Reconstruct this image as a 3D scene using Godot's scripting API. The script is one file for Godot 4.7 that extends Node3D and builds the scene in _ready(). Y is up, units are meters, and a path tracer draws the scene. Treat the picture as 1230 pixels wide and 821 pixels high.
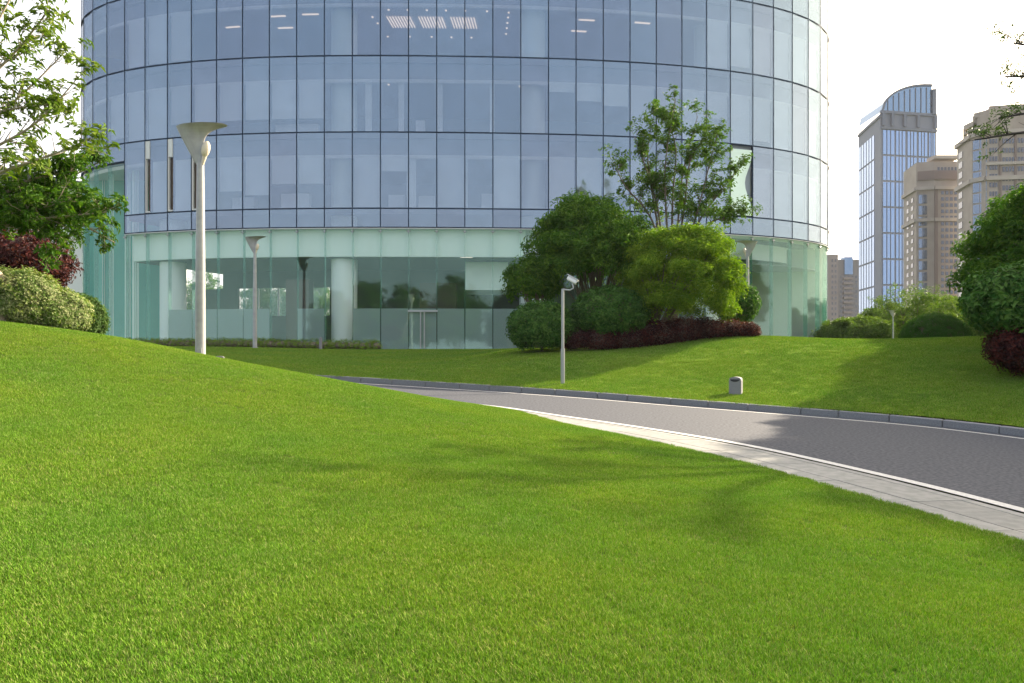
extends Node3D
# A curved glass office building behind rolling lawns and a driveway, late sun from the right.
# Plan coordinates: X to the right, Z away from the camera, h height; P() turns them into Godot's axes.

const FOCAL := 900.0      # pixels of the 1230 x 821 photograph
const CX := 615.0
const HOR := 427.0
const EYE := 1.5

var rng := RandomNumberGenerator.new()
var names := {}
var M := {}

# ---------------------------------------------------------------- helpers
func P(x: float, h: float, z: float) -> Vector3:
	return Vector3(x, h + EYE, -z)

func at(px: float, py: float, z: float) -> Vector3:
	return P((px - CX) / FOCAL * z, (HOR - py) / FOCAL * z, z)

class MB:
	var v := PackedVector3Array()
	var n := PackedVector3Array()
	var c := PackedColorArray()
	var col := Color(1, 1, 1)
	func tri(a: Vector3, b: Vector3, d: Vector3) -> void:
		var nn := (b - a).cross(d - a).normalized()
		v.append(a); v.append(d); v.append(b)
		n.append(nn); n.append(nn); n.append(nn)
		c.append(col); c.append(col); c.append(col)
	func tri_n(a: Vector3, b: Vector3, d: Vector3, na: Vector3, nb: Vector3, nd: Vector3) -> void:
		v.append(a); v.append(d); v.append(b)
		n.append(na); n.append(nd); n.append(nb)
		c.append(col); c.append(col); c.append(col)
	func quad(a: Vector3, b: Vector3, d: Vector3, e: Vector3) -> void:
		tri(a, b, d); tri(a, d, e)
	func quad_n(a: Vector3, b: Vector3, d: Vector3, e: Vector3, na: Vector3, nb: Vector3, nd: Vector3, ne: Vector3) -> void:
		tri_n(a, b, d, na, nb, nd); tri_n(a, d, e, na, nd, ne)
	func box(o: Vector3, s: Vector3, b := Basis.IDENTITY) -> void:
		var x := b.x * s.x * 0.5
		var y := b.y * s.y * 0.5
		var z := b.z * s.z * 0.5
		quad(o - x - y + z, o + x - y + z, o + x + y + z, o - x + y + z)
		quad(o + x - y - z, o - x - y - z, o - x + y - z, o + x + y - z)
		quad(o + x - y + z, o + x - y - z, o + x + y - z, o + x + y + z)
		quad(o - x - y - z, o - x - y + z, o - x + y + z, o - x + y - z)
		quad(o - x + y + z, o + x + y + z, o + x + y - z, o - x + y - z)
		quad(o - x - y - z, o + x - y - z, o + x - y + z, o - x - y + z)
	# a box whose front edges are chamfered
	func cbox(o: Vector3, s: Vector3, r: float, b := Basis.IDENTITY) -> void:
		var pts := []
		for lv in [[-0.5, 0.0, r], [-0.5, r, 0.0], [0.5, -r, 0.0], [0.5, 0.0, r]]:
			var ring := []
			var hx: float = s.x * 0.5 - float(lv[2])
			var hz: float = s.z * 0.5 - float(lv[2])
			var yy: float = s.y * float(lv[0]) + float(lv[1])
			for q in [[-hx + r, hz], [hx - r, hz], [hx, hz - r], [hx, -hz + r], [hx - r, -hz], [-hx + r, -hz], [-hx, -hz + r], [-hx, hz - r]]:
				ring.append(o + b * Vector3(float(q[0]), yy, float(q[1])))
			pts.append(ring)
		for k in 3:
			for i in 8:
				var j := (i + 1) % 8
				quad(pts[k][i], pts[k][j], pts[k + 1][j], pts[k + 1][i])
		for i in range(1, 7):
			tri(pts[3][0], pts[3][i], pts[3][i + 1])
			tri(pts[0][0], pts[0][i + 1], pts[0][i])
	func tube(pts: Array, radii: Array, sides: int, cap := false) -> void:
		var rings := []
		var nrm := []
		var up := Vector3(0.31, 0.2, 0.93).normalized()
		for i in pts.size():
			var a: Vector3 = pts[maxi(i - 1, 0)]
			var b: Vector3 = pts[mini(i + 1, pts.size() - 1)]
			var d := (b - a).normalized()
			if d.length() < 0.5:
				d = Vector3.UP
			var x := d.cross(up).normalized()
			if x.length() < 0.5:
				x = d.cross(Vector3.RIGHT).normalized()
			var y := d.cross(x).normalized()
			var ring := []
			var nr := []
			for k in sides:
				var an := TAU * k / sides
				var q := x * cos(an) + y * sin(an)
				ring.append(pts[i] + q * float(radii[i]))
				nr.append(q)
			rings.append(ring); nrm.append(nr)
		for i in pts.size() - 1:
			for k in sides:
				var j := (k + 1) % sides
				quad_n(rings[i][k], rings[i][j], rings[i + 1][j], rings[i + 1][k], nrm[i][k], nrm[i][j], nrm[i + 1][j], nrm[i + 1][k])
		if cap:
			for k in range(1, sides - 1):
				tri(rings[-1][0], rings[-1][k], rings[-1][k + 1])
				tri(rings[0][0], rings[0][k + 1], rings[0][k])
	func ball(o: Vector3, r: Vector3, seg := 12, rows := 8, b := Basis.IDENTITY) -> void:
		var g := []
		var gn := []
		for i in rows + 1:
			var row := []
			var rown := []
			var la := PI * i / rows
			for k in seg:
				var an := TAU * k / seg
				var d := Vector3(sin(la) * cos(an), cos(la), sin(la) * sin(an))
				row.append(o + b * (d * r))
				rown.append(b * (d / r).normalized())
			g.append(row); gn.append(rown)
		for i in rows:
			for k in seg:
				var j := (k + 1) % seg
				quad_n(g[i][k], g[i][j], g[i + 1][j], g[i + 1][k], gn[i][k], gn[i][j], gn[i + 1][j], gn[i + 1][k])
	func stamp(t: Transform3D, s: Dictionary, tint: int) -> void:
		v.append_array(t * (s.v as PackedVector3Array))
		var q := Transform3D(t.basis.orthonormalized(), Vector3.ZERO)
		n.append_array(q * (s.n as PackedVector3Array))
		c.append_array(s.c[tint % s.c.size()])
	func mesh() -> ArrayMesh:
		var a := []
		a.resize(Mesh.ARRAY_MAX)
		a[Mesh.ARRAY_VERTEX] = v
		a[Mesh.ARRAY_NORMAL] = n
		a[Mesh.ARRAY_COLOR] = c
		var m := ArrayMesh.new()
		m.add_surface_from_arrays(Mesh.PRIMITIVE_TRIANGLES, a)
		return m

func numbered(called: String) -> String:
	var k: int = names.get(called, -1) + 1
	names[called] = k
	return called if k == 0 else "%s_%03d" % [called, k]

func tag(o: Node3D, label: String, category: String, group := "") -> void:
	o.set_meta("label", label)
	o.set_meta("category", category)
	if group != "":
		o.set_meta("group", group)

func thing(called: String, label: String, category: String, where := Vector3.ZERO, group := "") -> Node3D:
	var o := Node3D.new()
	o.name = numbered(called)
	add_child(o)
	o.position = where
	tag(o, label, category, group)
	return o

func structure(called: String, where := Vector3.ZERO) -> Node3D:
	var o := Node3D.new()
	o.name = called
	add_child(o)
	o.position = where
	o.set_meta("kind", "structure")
	return o

# a part: builders work in world coordinates, the part is shifted to its parent's origin
func part(parent: Node3D, called: String, b, mat: Material) -> MeshInstance3D:
	var o := MeshInstance3D.new()
	o.mesh = b if b is Mesh else b.mesh()
	o.material_override = mat
	o.name = called
	parent.add_child(o, true)
	if b is MB:
		var back := Vector3.ZERO
		var p: Node = parent
		while p != self:
			back += (p as Node3D).position
			p = p.get_parent()
		o.position = -back
	return o

func sheet(called: String, b: MB, mat: Material) -> MeshInstance3D:
	var o := part(self, called, b, mat)
	o.set_meta("kind", "structure")
	return o

func lin(r: float, g: float, b: float) -> Color:
	return Color(r, g, b).linear_to_srgb()

func mat(called: String, col: Color, rough := 0.8, metal := 0.0) -> StandardMaterial3D:
	var m := StandardMaterial3D.new()
	m.resource_name = called
	m.albedo_color = col.linear_to_srgb()
	m.roughness = rough
	m.metallic = metal
	M[called] = m
	return m

func noise_image(size: int, freq: float, lo: Color, hi: Color, sd: int, octaves := 4, contrast := 1.0) -> ImageTexture:
	var f := FastNoiseLite.new()
	f.seed = sd
	f.frequency = freq
	f.fractal_octaves = octaves
	var g := f.get_seamless_image(size, size)
	var im := Image.create(size, size, true, Image.FORMAT_RGB8)
	for y in size:
		for x in size:
			var t := clampf((g.get_pixel(x, y).r - 0.5) * contrast + 0.5, 0.0, 1.0)
			im.set_pixel(x, y, lo.lerp(hi, t).linear_to_srgb())
	im.generate_mipmaps()
	return ImageTexture.create_from_image(im)

func textured(called: String, lo: Color, hi: Color, freq: float, tile: float, rough: float, sd: int, contrast := 1.6, size := 256) -> StandardMaterial3D:
	var m := mat(called, Color(1, 1, 1), rough)
	m.albedo_texture = noise_image(size, freq, lo, hi, sd, 5, contrast)
	m.uv1_triplanar = true
	m.uv1_world_triplanar = true
	m.uv1_scale = Vector3.ONE / tile
	return m

# ---------------------------------------------------------------- smooth height surfaces
class Plate:   # thin plate spline through (x, z, h)
	var p := []
	var w := []
	func fit(pts: Array, soft := 0.02) -> void:
		p = pts
		var n := pts.size()
		var m := n + 3
		var a := []
		for i in m:
			var r := PackedFloat64Array()
			r.resize(m + 1)
			a.append(r)
		for i in n:
			for j in n:
				a[i][j] = u(pts[i].x - pts[j].x, pts[i].y - pts[j].y)
			a[i][i] = soft
			a[i][n] = 1.0; a[i][n + 1] = pts[i].x; a[i][n + 2] = pts[i].y
			a[n][i] = 1.0; a[n + 1][i] = pts[i].x; a[n + 2][i] = pts[i].y
			a[i][m] = pts[i].z
		for i in m:
			var b := i
			for k in range(i + 1, m):
				if absf(a[k][i]) > absf(a[b][i]):
					b = k
			var t = a[i]; a[i] = a[b]; a[b] = t
			for k in range(i + 1, m):
				var f: float = a[k][i] / a[i][i]
				if f != 0.0:
					for j in range(i, m + 1):
						a[k][j] -= f * a[i][j]
		w = []
		w.resize(m)
		for q in m:
			var i := m - 1 - q
			var s: float = a[i][m]
			for j in range(i + 1, m):
				s -= a[i][j] * w[j]
			w[i] = s / a[i][i]
	func u(dx: float, dz: float) -> float:
		var r := dx * dx + dz * dz
		return 0.0 if r < 1e-9 else r * log(r) * 0.01
	func h(x: float, z: float) -> float:
		var n := p.size()
		var s: float = w[n] + w[n + 1] * x + w[n + 2] * z
		for i in n:
			s += w[i] * u(x - p[i].x, z - p[i].y)
		return s

class Grid:   # a plate sampled on a grid, for fast lookups
	var x0: float
	var z0: float
	var st: float
	var nx: int
	var nz: int
	var d := PackedFloat32Array()
	func fill(f: Callable, xa: float, xb: float, za: float, zb: float, step: float) -> void:
		x0 = xa; z0 = za; st = step
		nx = int((xb - xa) / step) + 2
		nz = int((zb - za) / step) + 2
		d.resize(nx * nz)
		for j in nz:
			for i in nx:
				d[j * nx + i] = f.call(x0 + i * st, z0 + j * st)
	func h(x: float, z: float) -> float:
		var fx := clampf((x - x0) / st, 0.0, nx - 1.001)
		var fz := clampf((z - z0) / st, 0.0, nz - 1.001)
		var i := int(fx)
		var j := int(fz)
		fx -= i; fz -= j
		var k := j * nx + i
		return lerpf(lerpf(d[k], d[k + 1], fx), lerpf(d[k + nx], d[k + nx + 1], fx), fz)
	func normal(x: float, z: float) -> Vector3:
		var e := 0.3
		return Vector3(h(x - e, z) - h(x + e, z), 2.0 * e, h(x, z + e) - h(x, z - e)).normalized()

func spline(pts: Array, step: float) -> Array:
	var out := []
	for i in pts.size() - 1:
		var a: Vector2 = pts[maxi(i - 1, 0)]
		var b: Vector2 = pts[i]
		var c: Vector2 = pts[i + 1]
		var d: Vector2 = pts[mini(i + 2, pts.size() - 1)]
		var n := maxi(1, int((c - b).length() / step))
		for k in n:
			out.append(b.cubic_interpolate(c, a, d, float(k) / n))
	out.append(pts[-1])
	return out

func smoothed(line: Array, times: int) -> Array:
	for k in times:
		var o := line.duplicate()
		for i in range(1, line.size() - 1):
			o[i] = (line[i - 1] + line[i] * 2.0 + line[i + 1]) * 0.25
		line = o
	return line

func offset_line(line: Array, d: float) -> Array:
	var out := []
	for i in line.size():
		var t: Vector2 = (line[mini(i + 1, line.size() - 1)] - line[maxi(i - 1, 0)]).normalized()
		out.append(line[i] + Vector2(t.y, -t.x) * d)
	return out

func x_at(line: Array, z: float) -> float:   # lines run towards growing z (Vector2 y)
	if z <= line[0].y:
		return line[0].x
	for i in line.size() - 1:
		if z <= line[i + 1].y:
			var t: float = (z - line[i].y) / maxf(line[i + 1].y - line[i].y, 1e-6)
			return lerpf(line[i].x, line[i + 1].x, t)
	return -1e9

# ---------------------------------------------------------------- the road plane
const R0 := -1.4797
const RX := -0.03915
const RZ := 0.0225
func road_h(x: float, z: float) -> float:
	return R0 + RX * x + RZ * z

func road_hit(px: float, py: float, up := 0.0) -> Vector2:
	var z := (R0 + up) / (-(py - HOR) / FOCAL - RX * (px - CX) / FOCAL - RZ)
	return Vector2((px - CX) / FOCAL * z, z)

func on_road(p: Vector2, up: float) -> Vector3:
	return P(p.x, road_h(p.x, p.y) + up, p.y)

func strip(b: MB, l: Array, r: Array, up: float) -> void:
	for i in l.size() - 1:
		b.quad(on_road(l[i], up), on_road(r[i], up), on_road(r[i + 1], up), on_road(l[i + 1], up))

# ---------------------------------------------------------------- foliage
# a sprig: a handful of folded leaves round a twig, in several tints
func sprig(count: int, length: float, width: float, spread: float, tints: Array, droop := 0.2, wild := 0.35) -> Dictionary:
	var v := PackedVector3Array()
	var n := PackedVector3Array()
	var leaf_no := PackedFloat32Array()
	for k in count:
		var an := rng.randf() * TAU
		var root := Vector3(rng.randf_range(-1, 1), rng.randf_range(-0.6, 1), rng.randf_range(-1, 1)) * spread
		var d := Vector3(cos(an), rng.randf_range(-0.3, 0.75), sin(an)).normalized()
		var l := length * rng.randf_range(0.7, 1.25)
		var w := width * rng.randf_range(0.75, 1.2)
		var side := d.cross(Vector3(rng.randf_range(-wild, wild), 1, rng.randf_range(-wild, wild))).normalized() * w * 0.5
		var up := side.cross(d).normalized()
		if up.y < 0:
			up = -up
		var tip := root + d * l - Vector3.UP * droop * l
		var mid := root + d * l * 0.45
		var a := mid + side + up * w * 0.16
		var b := mid - side + up * w * 0.16
		for t in [[root, a, tip], [root, tip, b]]:
			var nn: Vector3 = (t[1] - t[0]).cross(t[2] - t[0]).normalized()
			if nn.dot(up) < 0:
				v.append(t[0]); v.append(t[1]); v.append(t[2])
				nn = -nn
			else:
				v.append(t[0]); v.append(t[2]); v.append(t[1])
			for q in 3:
				n.append(nn)
				leaf_no.append(float(k))
	var cs := []
	for ti in tints.size() * 3:
		var base: Color = tints[ti % tints.size()]
		var c := PackedColorArray()
		var cur := -1.0
		var col := base
		for i in v.size():
			if leaf_no[i] != cur:   # each leaf lies somewhere between two of the plant's greens
				cur = leaf_no[i]
				col = base.lerp(tints[rng.randi() % tints.size()], rng.randf())
			c.append(col)
		cs.append(c)
	return {"v": v, "n": n, "c": cs}

func sprigs(kinds: int, count: int, length: float, width: float, spread: float, tints: Array, droop := 0.2, wild := 0.35) -> Array:
	var out := []
	for k in kinds:
		out.append(sprig(count, length, width, spread, tints, droop, wild))
	return out

func put_sprig(b: MB, set_: Array, where: Vector3, up: Vector3, size: float) -> void:
	var y := up.normalized()
	var x := y.cross(Vector3(rng.randf_range(-1, 1), rng.randf_range(-0.3, 0.3), rng.randf_range(-1, 1))).normalized()
	if x.length() < 0.5:
		x = Vector3.RIGHT
	var bs := Basis(x, y, x.cross(y)).scaled(Vector3.ONE * size * rng.randf_range(0.8, 1.25))
	b.stamp(Transform3D(bs, where), set_[rng.randi() % set_.size()], rng.randi() % 64)

func lumps(d: Vector3, sd: int, amount: float, freq := 2.6) -> float:
	var f := FastNoiseLite.new()
	f.seed = sd
	f.frequency = 1.0
	return 1.0 + amount * f.get_noise_3dv(d * freq)

# sprigs over an ellipsoid shell; low: lowest direction used (-1 whole ball)
func shell(b: MB, set_: Array, o: Vector3, r: Vector3, count: int, size: float, low: float, deep: float, rough: float, sd: int, freq := 2.6) -> void:
	var f := FastNoiseLite.new()
	f.seed = sd
	f.frequency = 1.0
	for k in count:
		var y := rng.randf_range(low, 1.0)
		var an := rng.randf() * TAU
		var s := sqrt(maxf(0.0, 1.0 - y * y))
		var d := Vector3(cos(an) * s, y, sin(an) * s)
		var q := (1.0 + rough * f.get_noise_3dv(d * freq)) * (1.0 - deep * pow(rng.randf(), 1.6))
		put_sprig(b, set_, o + d * r * q, (d / r).normalized() + Vector3.UP * 0.25, size)

func core(b: MB, o: Vector3, r: Vector3, sd: int, rough: float, low := -1.0, freq := 2.6) -> void:
	var f := FastNoiseLite.new()
	f.seed = sd
	f.frequency = 1.0
	var g := []
	var seg := 22
	var rows := 14
	for i in rows + 1:
		var row := []
		var la := PI * i / rows
		for k in seg:
			var an := TAU * k / seg
			var d := Vector3(sin(la) * cos(an), maxf(cos(la), low), sin(la) * sin(an))
			row.append(o + d * r * (1.0 + rough * f.get_noise_3dv(d * freq)))
		g.append(row)
	for i in rows:
		for k in seg:
			var j := (k + 1) % seg
			b.quad(g[i][k], g[i][j], g[i + 1][j], g[i + 1][k])

func bend(a: Vector3, b: Vector3, sag: Vector3, n: int) -> Array:
	var out := []
	for i in n + 1:
		var t := float(i) / n
		out.append(a.lerp(b, t) + sag * 4.0 * t * (1.0 - t))
	return out

func taper(r0: float, r1: float, n: int) -> Array:
	var out := []
	for i in n + 1:
		out.append(lerpf(r0, r1, float(i) / n))
	return out

# clipped or mounded bush
func bush(called: String, label: String, category: String, o: Vector3, r: Vector3, ground: float, set_: Array, count: int, size: float, rough: float, inner: Material, group := "", low := -0.75) -> Node3D:
	var t := thing(called, label, category, Vector3(o.x, ground, o.z), group)
	var sd := rng.randi() % 1000
	var b := MB.new()
	core(b, o, r * 0.84, sd, rough, low)
	part(t, "twigs", b, inner)
	var l := MB.new()
	shell(l, set_, o, r, count, size, low, 0.16, rough, sd)
	part(t, "foliage", l, M.leaf)
	var s := MB.new()
	s.tube([Vector3(o.x, ground - 0.15, o.z), o], [0.06, 0.03], 7)
	part(t, "stem", s, M.bark)
	return t

# a small tree: stems fan out of the ground into a dome of foliage
func dome_tree(called: String, label: String, o: Vector3, r: Vector3, foot: Vector3, stems: int, set_: Array, count: int, size: float, low: float, rough: float, bark: Material, group := "", deep := 0.45, clumps := 0) -> Node3D:
	var t := thing(called, label, "tree", foot, group)
	var w := MB.new()
	var sd := rng.randi() % 1000
	var l := MB.new()
	for k in stems:
		var an := TAU * (k + rng.randf() * 0.6) / stems
		var y := rng.randf_range(0.15, 0.95)
		var s := sqrt(1.0 - y * y)
		var d := Vector3(cos(an) * s, y, sin(an) * s)
		var e := o + d * r * 0.82
		var st := foot + Vector3(cos(an), 0, sin(an)) * 0.1 - Vector3.UP * 0.1
		var line := bend(st, e, Vector3(d.x * -0.18, 0.1, d.z * -0.18) * r.y * 0.5, 6)
		w.tube(line, taper(0.07, 0.012, 6), 6)
		for q in 4:
			var from: Vector3 = line[2 + rng.randi() % 4]
			var e2 := e.lerp(from, 0.3) + Vector3(rng.randf_range(-1, 1), rng.randf_range(-0.1, 0.8), rng.randf_range(-1, 1)) * r.x * 0.38
			w.tube(bend(from, e2, Vector3(0, -0.05, 0), 3), taper(0.025, 0.006, 3), 5)
	shell(l, set_, o, r, count, size, low, deep, rough, sd, 3.2)
	var f := FastNoiseLite.new()
	f.seed = sd + 5
	for k in clumps:
		var y := rng.randf_range(low, 1.0)
		var an := rng.randf() * TAU
		var s := sqrt(maxf(0.0, 1.0 - y * y))
		var d := Vector3(cos(an) * s, y, sin(an) * s)
		var cc := o + d * r * rng.randf_range(0.85, 1.08)
		shell(l, set_, cc, Vector3(0.42, 0.24, 0.42) * r.x * 0.55, 20, size, -0.4, 0.5, 0.2, sd + k)
	part(t, "trunk", w, bark)
	part(t, "crown", l, M.leaf)
	return t

# twigs and leaves along given limbs
func limb_tree(t: Node3D, limbs: Array, side: int, reach: float, set_: Array, size: float, per_twig: int, bark: Material, start := 0.3, leafy := 1.0) -> void:
	var w := MB.new()
	var l := MB.new()
	for lb in limbs:
		var line: Array = lb[0]
		var n := line.size() - 1
		w.tube(line, taper(lb[1], lb[2], n), 8)
		for k in int(side * float(lb[3])):
			var f := rng.randf_range(start, 1.0)
			var ix := f * n
			var i := mini(int(ix), n - 1)
			var from: Vector3 = line[i].lerp(line[i + 1], ix - i)
			var dir: Vector3 = (line[i + 1] - line[i]).normalized()
			var d := (dir * 0.7 + Vector3(rng.randf_range(-1, 1), rng.randf_range(-0.45, 0.9), rng.randf_range(-1, 1))).normalized()
			var e := from + d * reach * rng.randf_range(0.4, 1.15) * (1.15 - 0.5 * f)
			var tw := bend(from, e, Vector3(0, rng.randf_range(-0.06, 0.08), 0) * reach, 4)
			w.tube(tw, taper(lerpf(lb[1], lb[2], f) * 0.4 + 0.002, 0.003, 4), 5)
			for q in per_twig:
				if rng.randf() > leafy:
					continue
				var g := rng.randf_range(0.3, 1.0)
				var iy := g * 4.0
				var j := mini(int(iy), 3)
				var base: Vector3 = tw[j].lerp(tw[j + 1], iy - j)
				var d2 := (d + Vector3(rng.randf_range(-1, 1), rng.randf_range(-0.5, 0.8), rng.randf_range(-1, 1)) * 1.1).normalized()
				var e2 := base + d2 * reach * 0.3 * rng.randf_range(0.2, 1.0)
				w.tube([base, e2], [0.003, 0.002], 4)
				put_sprig(l, set_, e2, d2 + Vector3.UP * 0.5, size)
	part(t, "trunk", w, bark)
	part(t, "crown", l, M.leaf)

func curve3(pts: Array, n: int) -> Array:
	var out := []
	for i in pts.size() - 1:
		var a: Vector3 = pts[maxi(i - 1, 0)]
		var b: Vector3 = pts[i]
		var c: Vector3 = pts[i + 1]
		var d: Vector3 = pts[mini(i + 2, pts.size() - 1)]
		for k in n:
			out.append(b.cubic_interpolate(c, a, d, float(k) / n))
	out.append(pts[-1])
	return out

# ---------------------------------------------------------------- materials
func materials() -> void:
	var leaf := mat("leaf", Color(1, 1, 1), 0.6)
	leaf.vertex_color_use_as_albedo = true
	leaf.backlight_enabled = true
	leaf.backlight = Color(0.74, 0.8, 0.36)
	leaf.metallic_specular = 0.22
	var grass := mat("grass", Color(1, 1, 1), 0.85)
	grass.vertex_color_use_as_albedo = true
	grass.backlight_enabled = true
	grass.backlight = Color(0.6, 0.65, 0.25)
	grass.metallic_specular = 0.1
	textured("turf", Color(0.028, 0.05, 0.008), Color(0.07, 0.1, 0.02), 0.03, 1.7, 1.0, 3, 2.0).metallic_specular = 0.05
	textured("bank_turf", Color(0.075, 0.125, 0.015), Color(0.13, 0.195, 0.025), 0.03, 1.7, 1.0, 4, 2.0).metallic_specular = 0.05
	textured("bark", Color(0.07, 0.05, 0.035), Color(0.2, 0.16, 0.12), 0.05, 0.4, 0.9, 5)
	textured("pale_bark", Color(0.2, 0.16, 0.11), Color(0.42, 0.36, 0.28), 0.05, 0.4, 0.9, 6)
	textured("dark_bark", Color(0.025, 0.02, 0.018), Color(0.06, 0.05, 0.045), 0.05, 0.4, 0.9, 6)
	textured("green_twigs", Color(0.1, 0.085, 0.05), Color(0.18, 0.15, 0.1), 0.1, 0.3, 0.95, 8)
	textured("maroon_twigs", Color(0.1, 0.065, 0.05), Color(0.17, 0.11, 0.09), 0.1, 0.3, 0.95, 9)
	var asphalt := textured("asphalt", Color(0.032, 0.036, 0.047), Color(0.08, 0.086, 0.104), 0.05, 3.7, 0.85, 11, 1.7, 1024)
	asphalt.metallic_specular = 0.3
	textured("paint", Color(0.36, 0.36, 0.36), Color(0.5, 0.5, 0.49), 0.06, 0.9, 0.7, 13, 2.0)
	textured("kerb_stone", Color(0.15, 0.155, 0.165), Color(0.25, 0.25, 0.255), 0.1, 0.8, 0.85, 14)
	for k in 4:
		var g := 0.175 + 0.014 * k
		textured("slab%d" % k, Color(g * 0.82, g * 0.86, g * 0.82), Color(g * 1.1, g * 1.1, g * 1.07), 0.03, 1.3, 0.85, 20 + k, 1.8)
	mat("slot", Color(0.03, 0.03, 0.035), 0.9)
	textured("soil", Color(0.03, 0.022, 0.015), Color(0.07, 0.05, 0.035), 0.08, 0.8, 1.0, 15)
	# glazing: coated panes reflect and let part of the light through
	var film := noise_image(128, 0.02, Color(0.9, 0.9, 0.9), Color(1, 1, 1), 31, 3)
	for k in 4:
		var gl := mat("blue_glass%d" % k, Color(1, 1, 1), 0.03 + 0.012 * k, 1.0)
		gl.albedo_texture = film
		gl.uv1_triplanar = true
		gl.uv1_world_triplanar = true
		gl.uv1_scale = Vector3.ONE * (0.21 + 0.03 * k)
		gl.transparency = BaseMaterial3D.TRANSPARENCY_ALPHA
		var t: Color = [Color(0.3, 0.395, 0.49), Color(0.315, 0.41, 0.505), Color(0.305, 0.385, 0.48), Color(0.325, 0.425, 0.52)][k]
		var sc := t.linear_to_srgb()
		gl.albedo_color = Color(sc.r, sc.g, sc.b, 0.41)
	var gg := mat("green_glass", Color(0.3, 0.5, 0.44), 0.02, 0.85)
	gg.albedo_texture = film
	gg.uv1_triplanar = true
	gg.uv1_world_triplanar = true
	gg.uv1_scale = Vector3.ONE * 0.23
	gg.transparency = BaseMaterial3D.TRANSPARENCY_ALPHA
	gg.albedo_color.a = 0.12
	var fin := mat("fin_glass", Color(0.12, 0.45, 0.36), 0.05, 0.2)
	fin.albedo_texture = film
	fin.transparency = BaseMaterial3D.TRANSPARENCY_ALPHA
	fin.albedo_color.a = 0.38
	var frost := mat("frosted_glass", Color(0.3, 0.42, 0.4), 0.5)
	frost.albedo_texture = film
	frost.transparency = BaseMaterial3D.TRANSPARENCY_ALPHA
	frost.albedo_color.a = 0.7
	mat("mullion", Color(0.02, 0.032, 0.055), 0.7).metallic_specular = 0.15
	mat("steel", Color(0.36, 0.37, 0.39), 0.4, 0.7)
	textured("lamp_paint", Color(0.3, 0.3, 0.305), Color(0.36, 0.36, 0.36), 0.02, 1.2, 0.4, 41)
	mat("lamp_cream", Color(0.6, 0.52, 0.4), 0.5)
	mat("white_wall", Color(0.72, 0.72, 0.74), 0.8)
	mat("bulkhead", Color(0.74, 0.88, 0.81), 0.7)
	mat("blind", Color(0.78, 0.8, 0.84), 0.85)
	mat("ceiling", Color(0.55, 0.56, 0.6), 0.9)
	mat("slab_edge", Color(0.27, 0.29, 0.34), 0.9)
	mat("core_wall", Color(0.3, 0.33, 0.38), 0.9)
	mat("lobby_wall", Color(0.085, 0.1, 0.098), 0.8)
	mat("lobby_pale", Color(0.3, 0.36, 0.31), 0.8)
	mat("lobby_teal", Color(0.1, 0.42, 0.35), 0.7)
	mat("lobby_roof", Color(0.14, 0.16, 0.16), 0.9)
	mat("lobby_floor", Color(0.5, 0.52, 0.49), 0.35)
	mat("column", Color(0.78, 0.86, 0.83), 0.6)
	mat("brown_panel", Color(0.075, 0.05, 0.036), 0.5)
	mat("vent_white", Color(0.62, 0.62, 0.6), 0.6)
	mat("roof_dark", Color(0.06, 0.065, 0.07), 0.7)
	mat("cream_edge", Color(0.6, 0.5, 0.38), 0.7)
	var gl2 := mat("ceiling_lamp", Color(0.9, 0.9, 0.85), 0.5)
	gl2.emission_enabled = true
	gl2.emission = Color(1.0, 0.88, 0.76)
	gl2.emission_energy_multiplier = 0.36
	mat("housing", Color(0.68, 0.68, 0.66), 0.4)
	mat("lens", Color(0.01, 0.01, 0.012), 0.1)
	textured("stone_box", Color(0.16, 0.16, 0.18), Color(0.26, 0.25, 0.26), 0.1, 0.3, 0.8, 51)
	mat("tower_frame", Color(0.12, 0.14, 0.185), 0.7)
	mat("tower_metal", Color(0.1, 0.12, 0.165), 0.7)
	mat("tower_window", Color(0.16, 0.255, 0.42), 0.12, 0.9)
	mat("tower_crown", Color(0.12, 0.2, 0.31), 0.15, 0.85)
	textured("beige_stone", Color(0.235, 0.195, 0.165), Color(0.3, 0.255, 0.215), 0.02, 40.0, 0.85, 52)
	textured("beige_trim", Color(0.29, 0.25, 0.215), Color(0.35, 0.305, 0.265), 0.02, 30.0, 0.85, 53)
	mat("brown_stone", Color(0.14, 0.1, 0.085), 0.85)
	mat("house_window", Color(0.07, 0.085, 0.11), 0.08, 0.7)
	mat("bay_glass", Color(0.13, 0.18, 0.25), 0.06, 0.8)
	mat("far_block", Color(0.2, 0.165, 0.15), 0.85)
	mat("far_block_dark", Color(0.14, 0.13, 0.13), 0.85)

# ---------------------------------------------------------------- building footprint
var fx := PackedFloat32Array()
var fz := PackedFloat32Array()
var fs := PackedFloat32Array()
const BC := Vector2(-3.28, 50.76)
const S0 := -24.187
const PW := 1.531
func footprint() -> void:
	var n := 2.442
	var mid := 0.0
	var run := 0.0
	for i in 2881:
		var t := 0.5 * PI + TAU * i / 2880.0
		var c := cos(t)
		var s := sin(t)
		var x := 24.353 * signf(c) * pow(absf(c), 2.0 / n)
		var z := 9.901 * signf(s) * pow(absf(s), 2.0 / n)
		var xx := x * cos(0.04) - z * sin(0.04) + BC.x
		var zz := x * sin(0.04) + z * cos(0.04) + BC.y
		if i > 0:
			run += Vector2(xx - fx[i - 1], zz - fz[i - 1]).length()
		fx.append(xx); fz.append(zz); fs.append(run)
		if i == 1440:
			mid = run
	for i in fs.size():
		fs[i] -= mid

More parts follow.
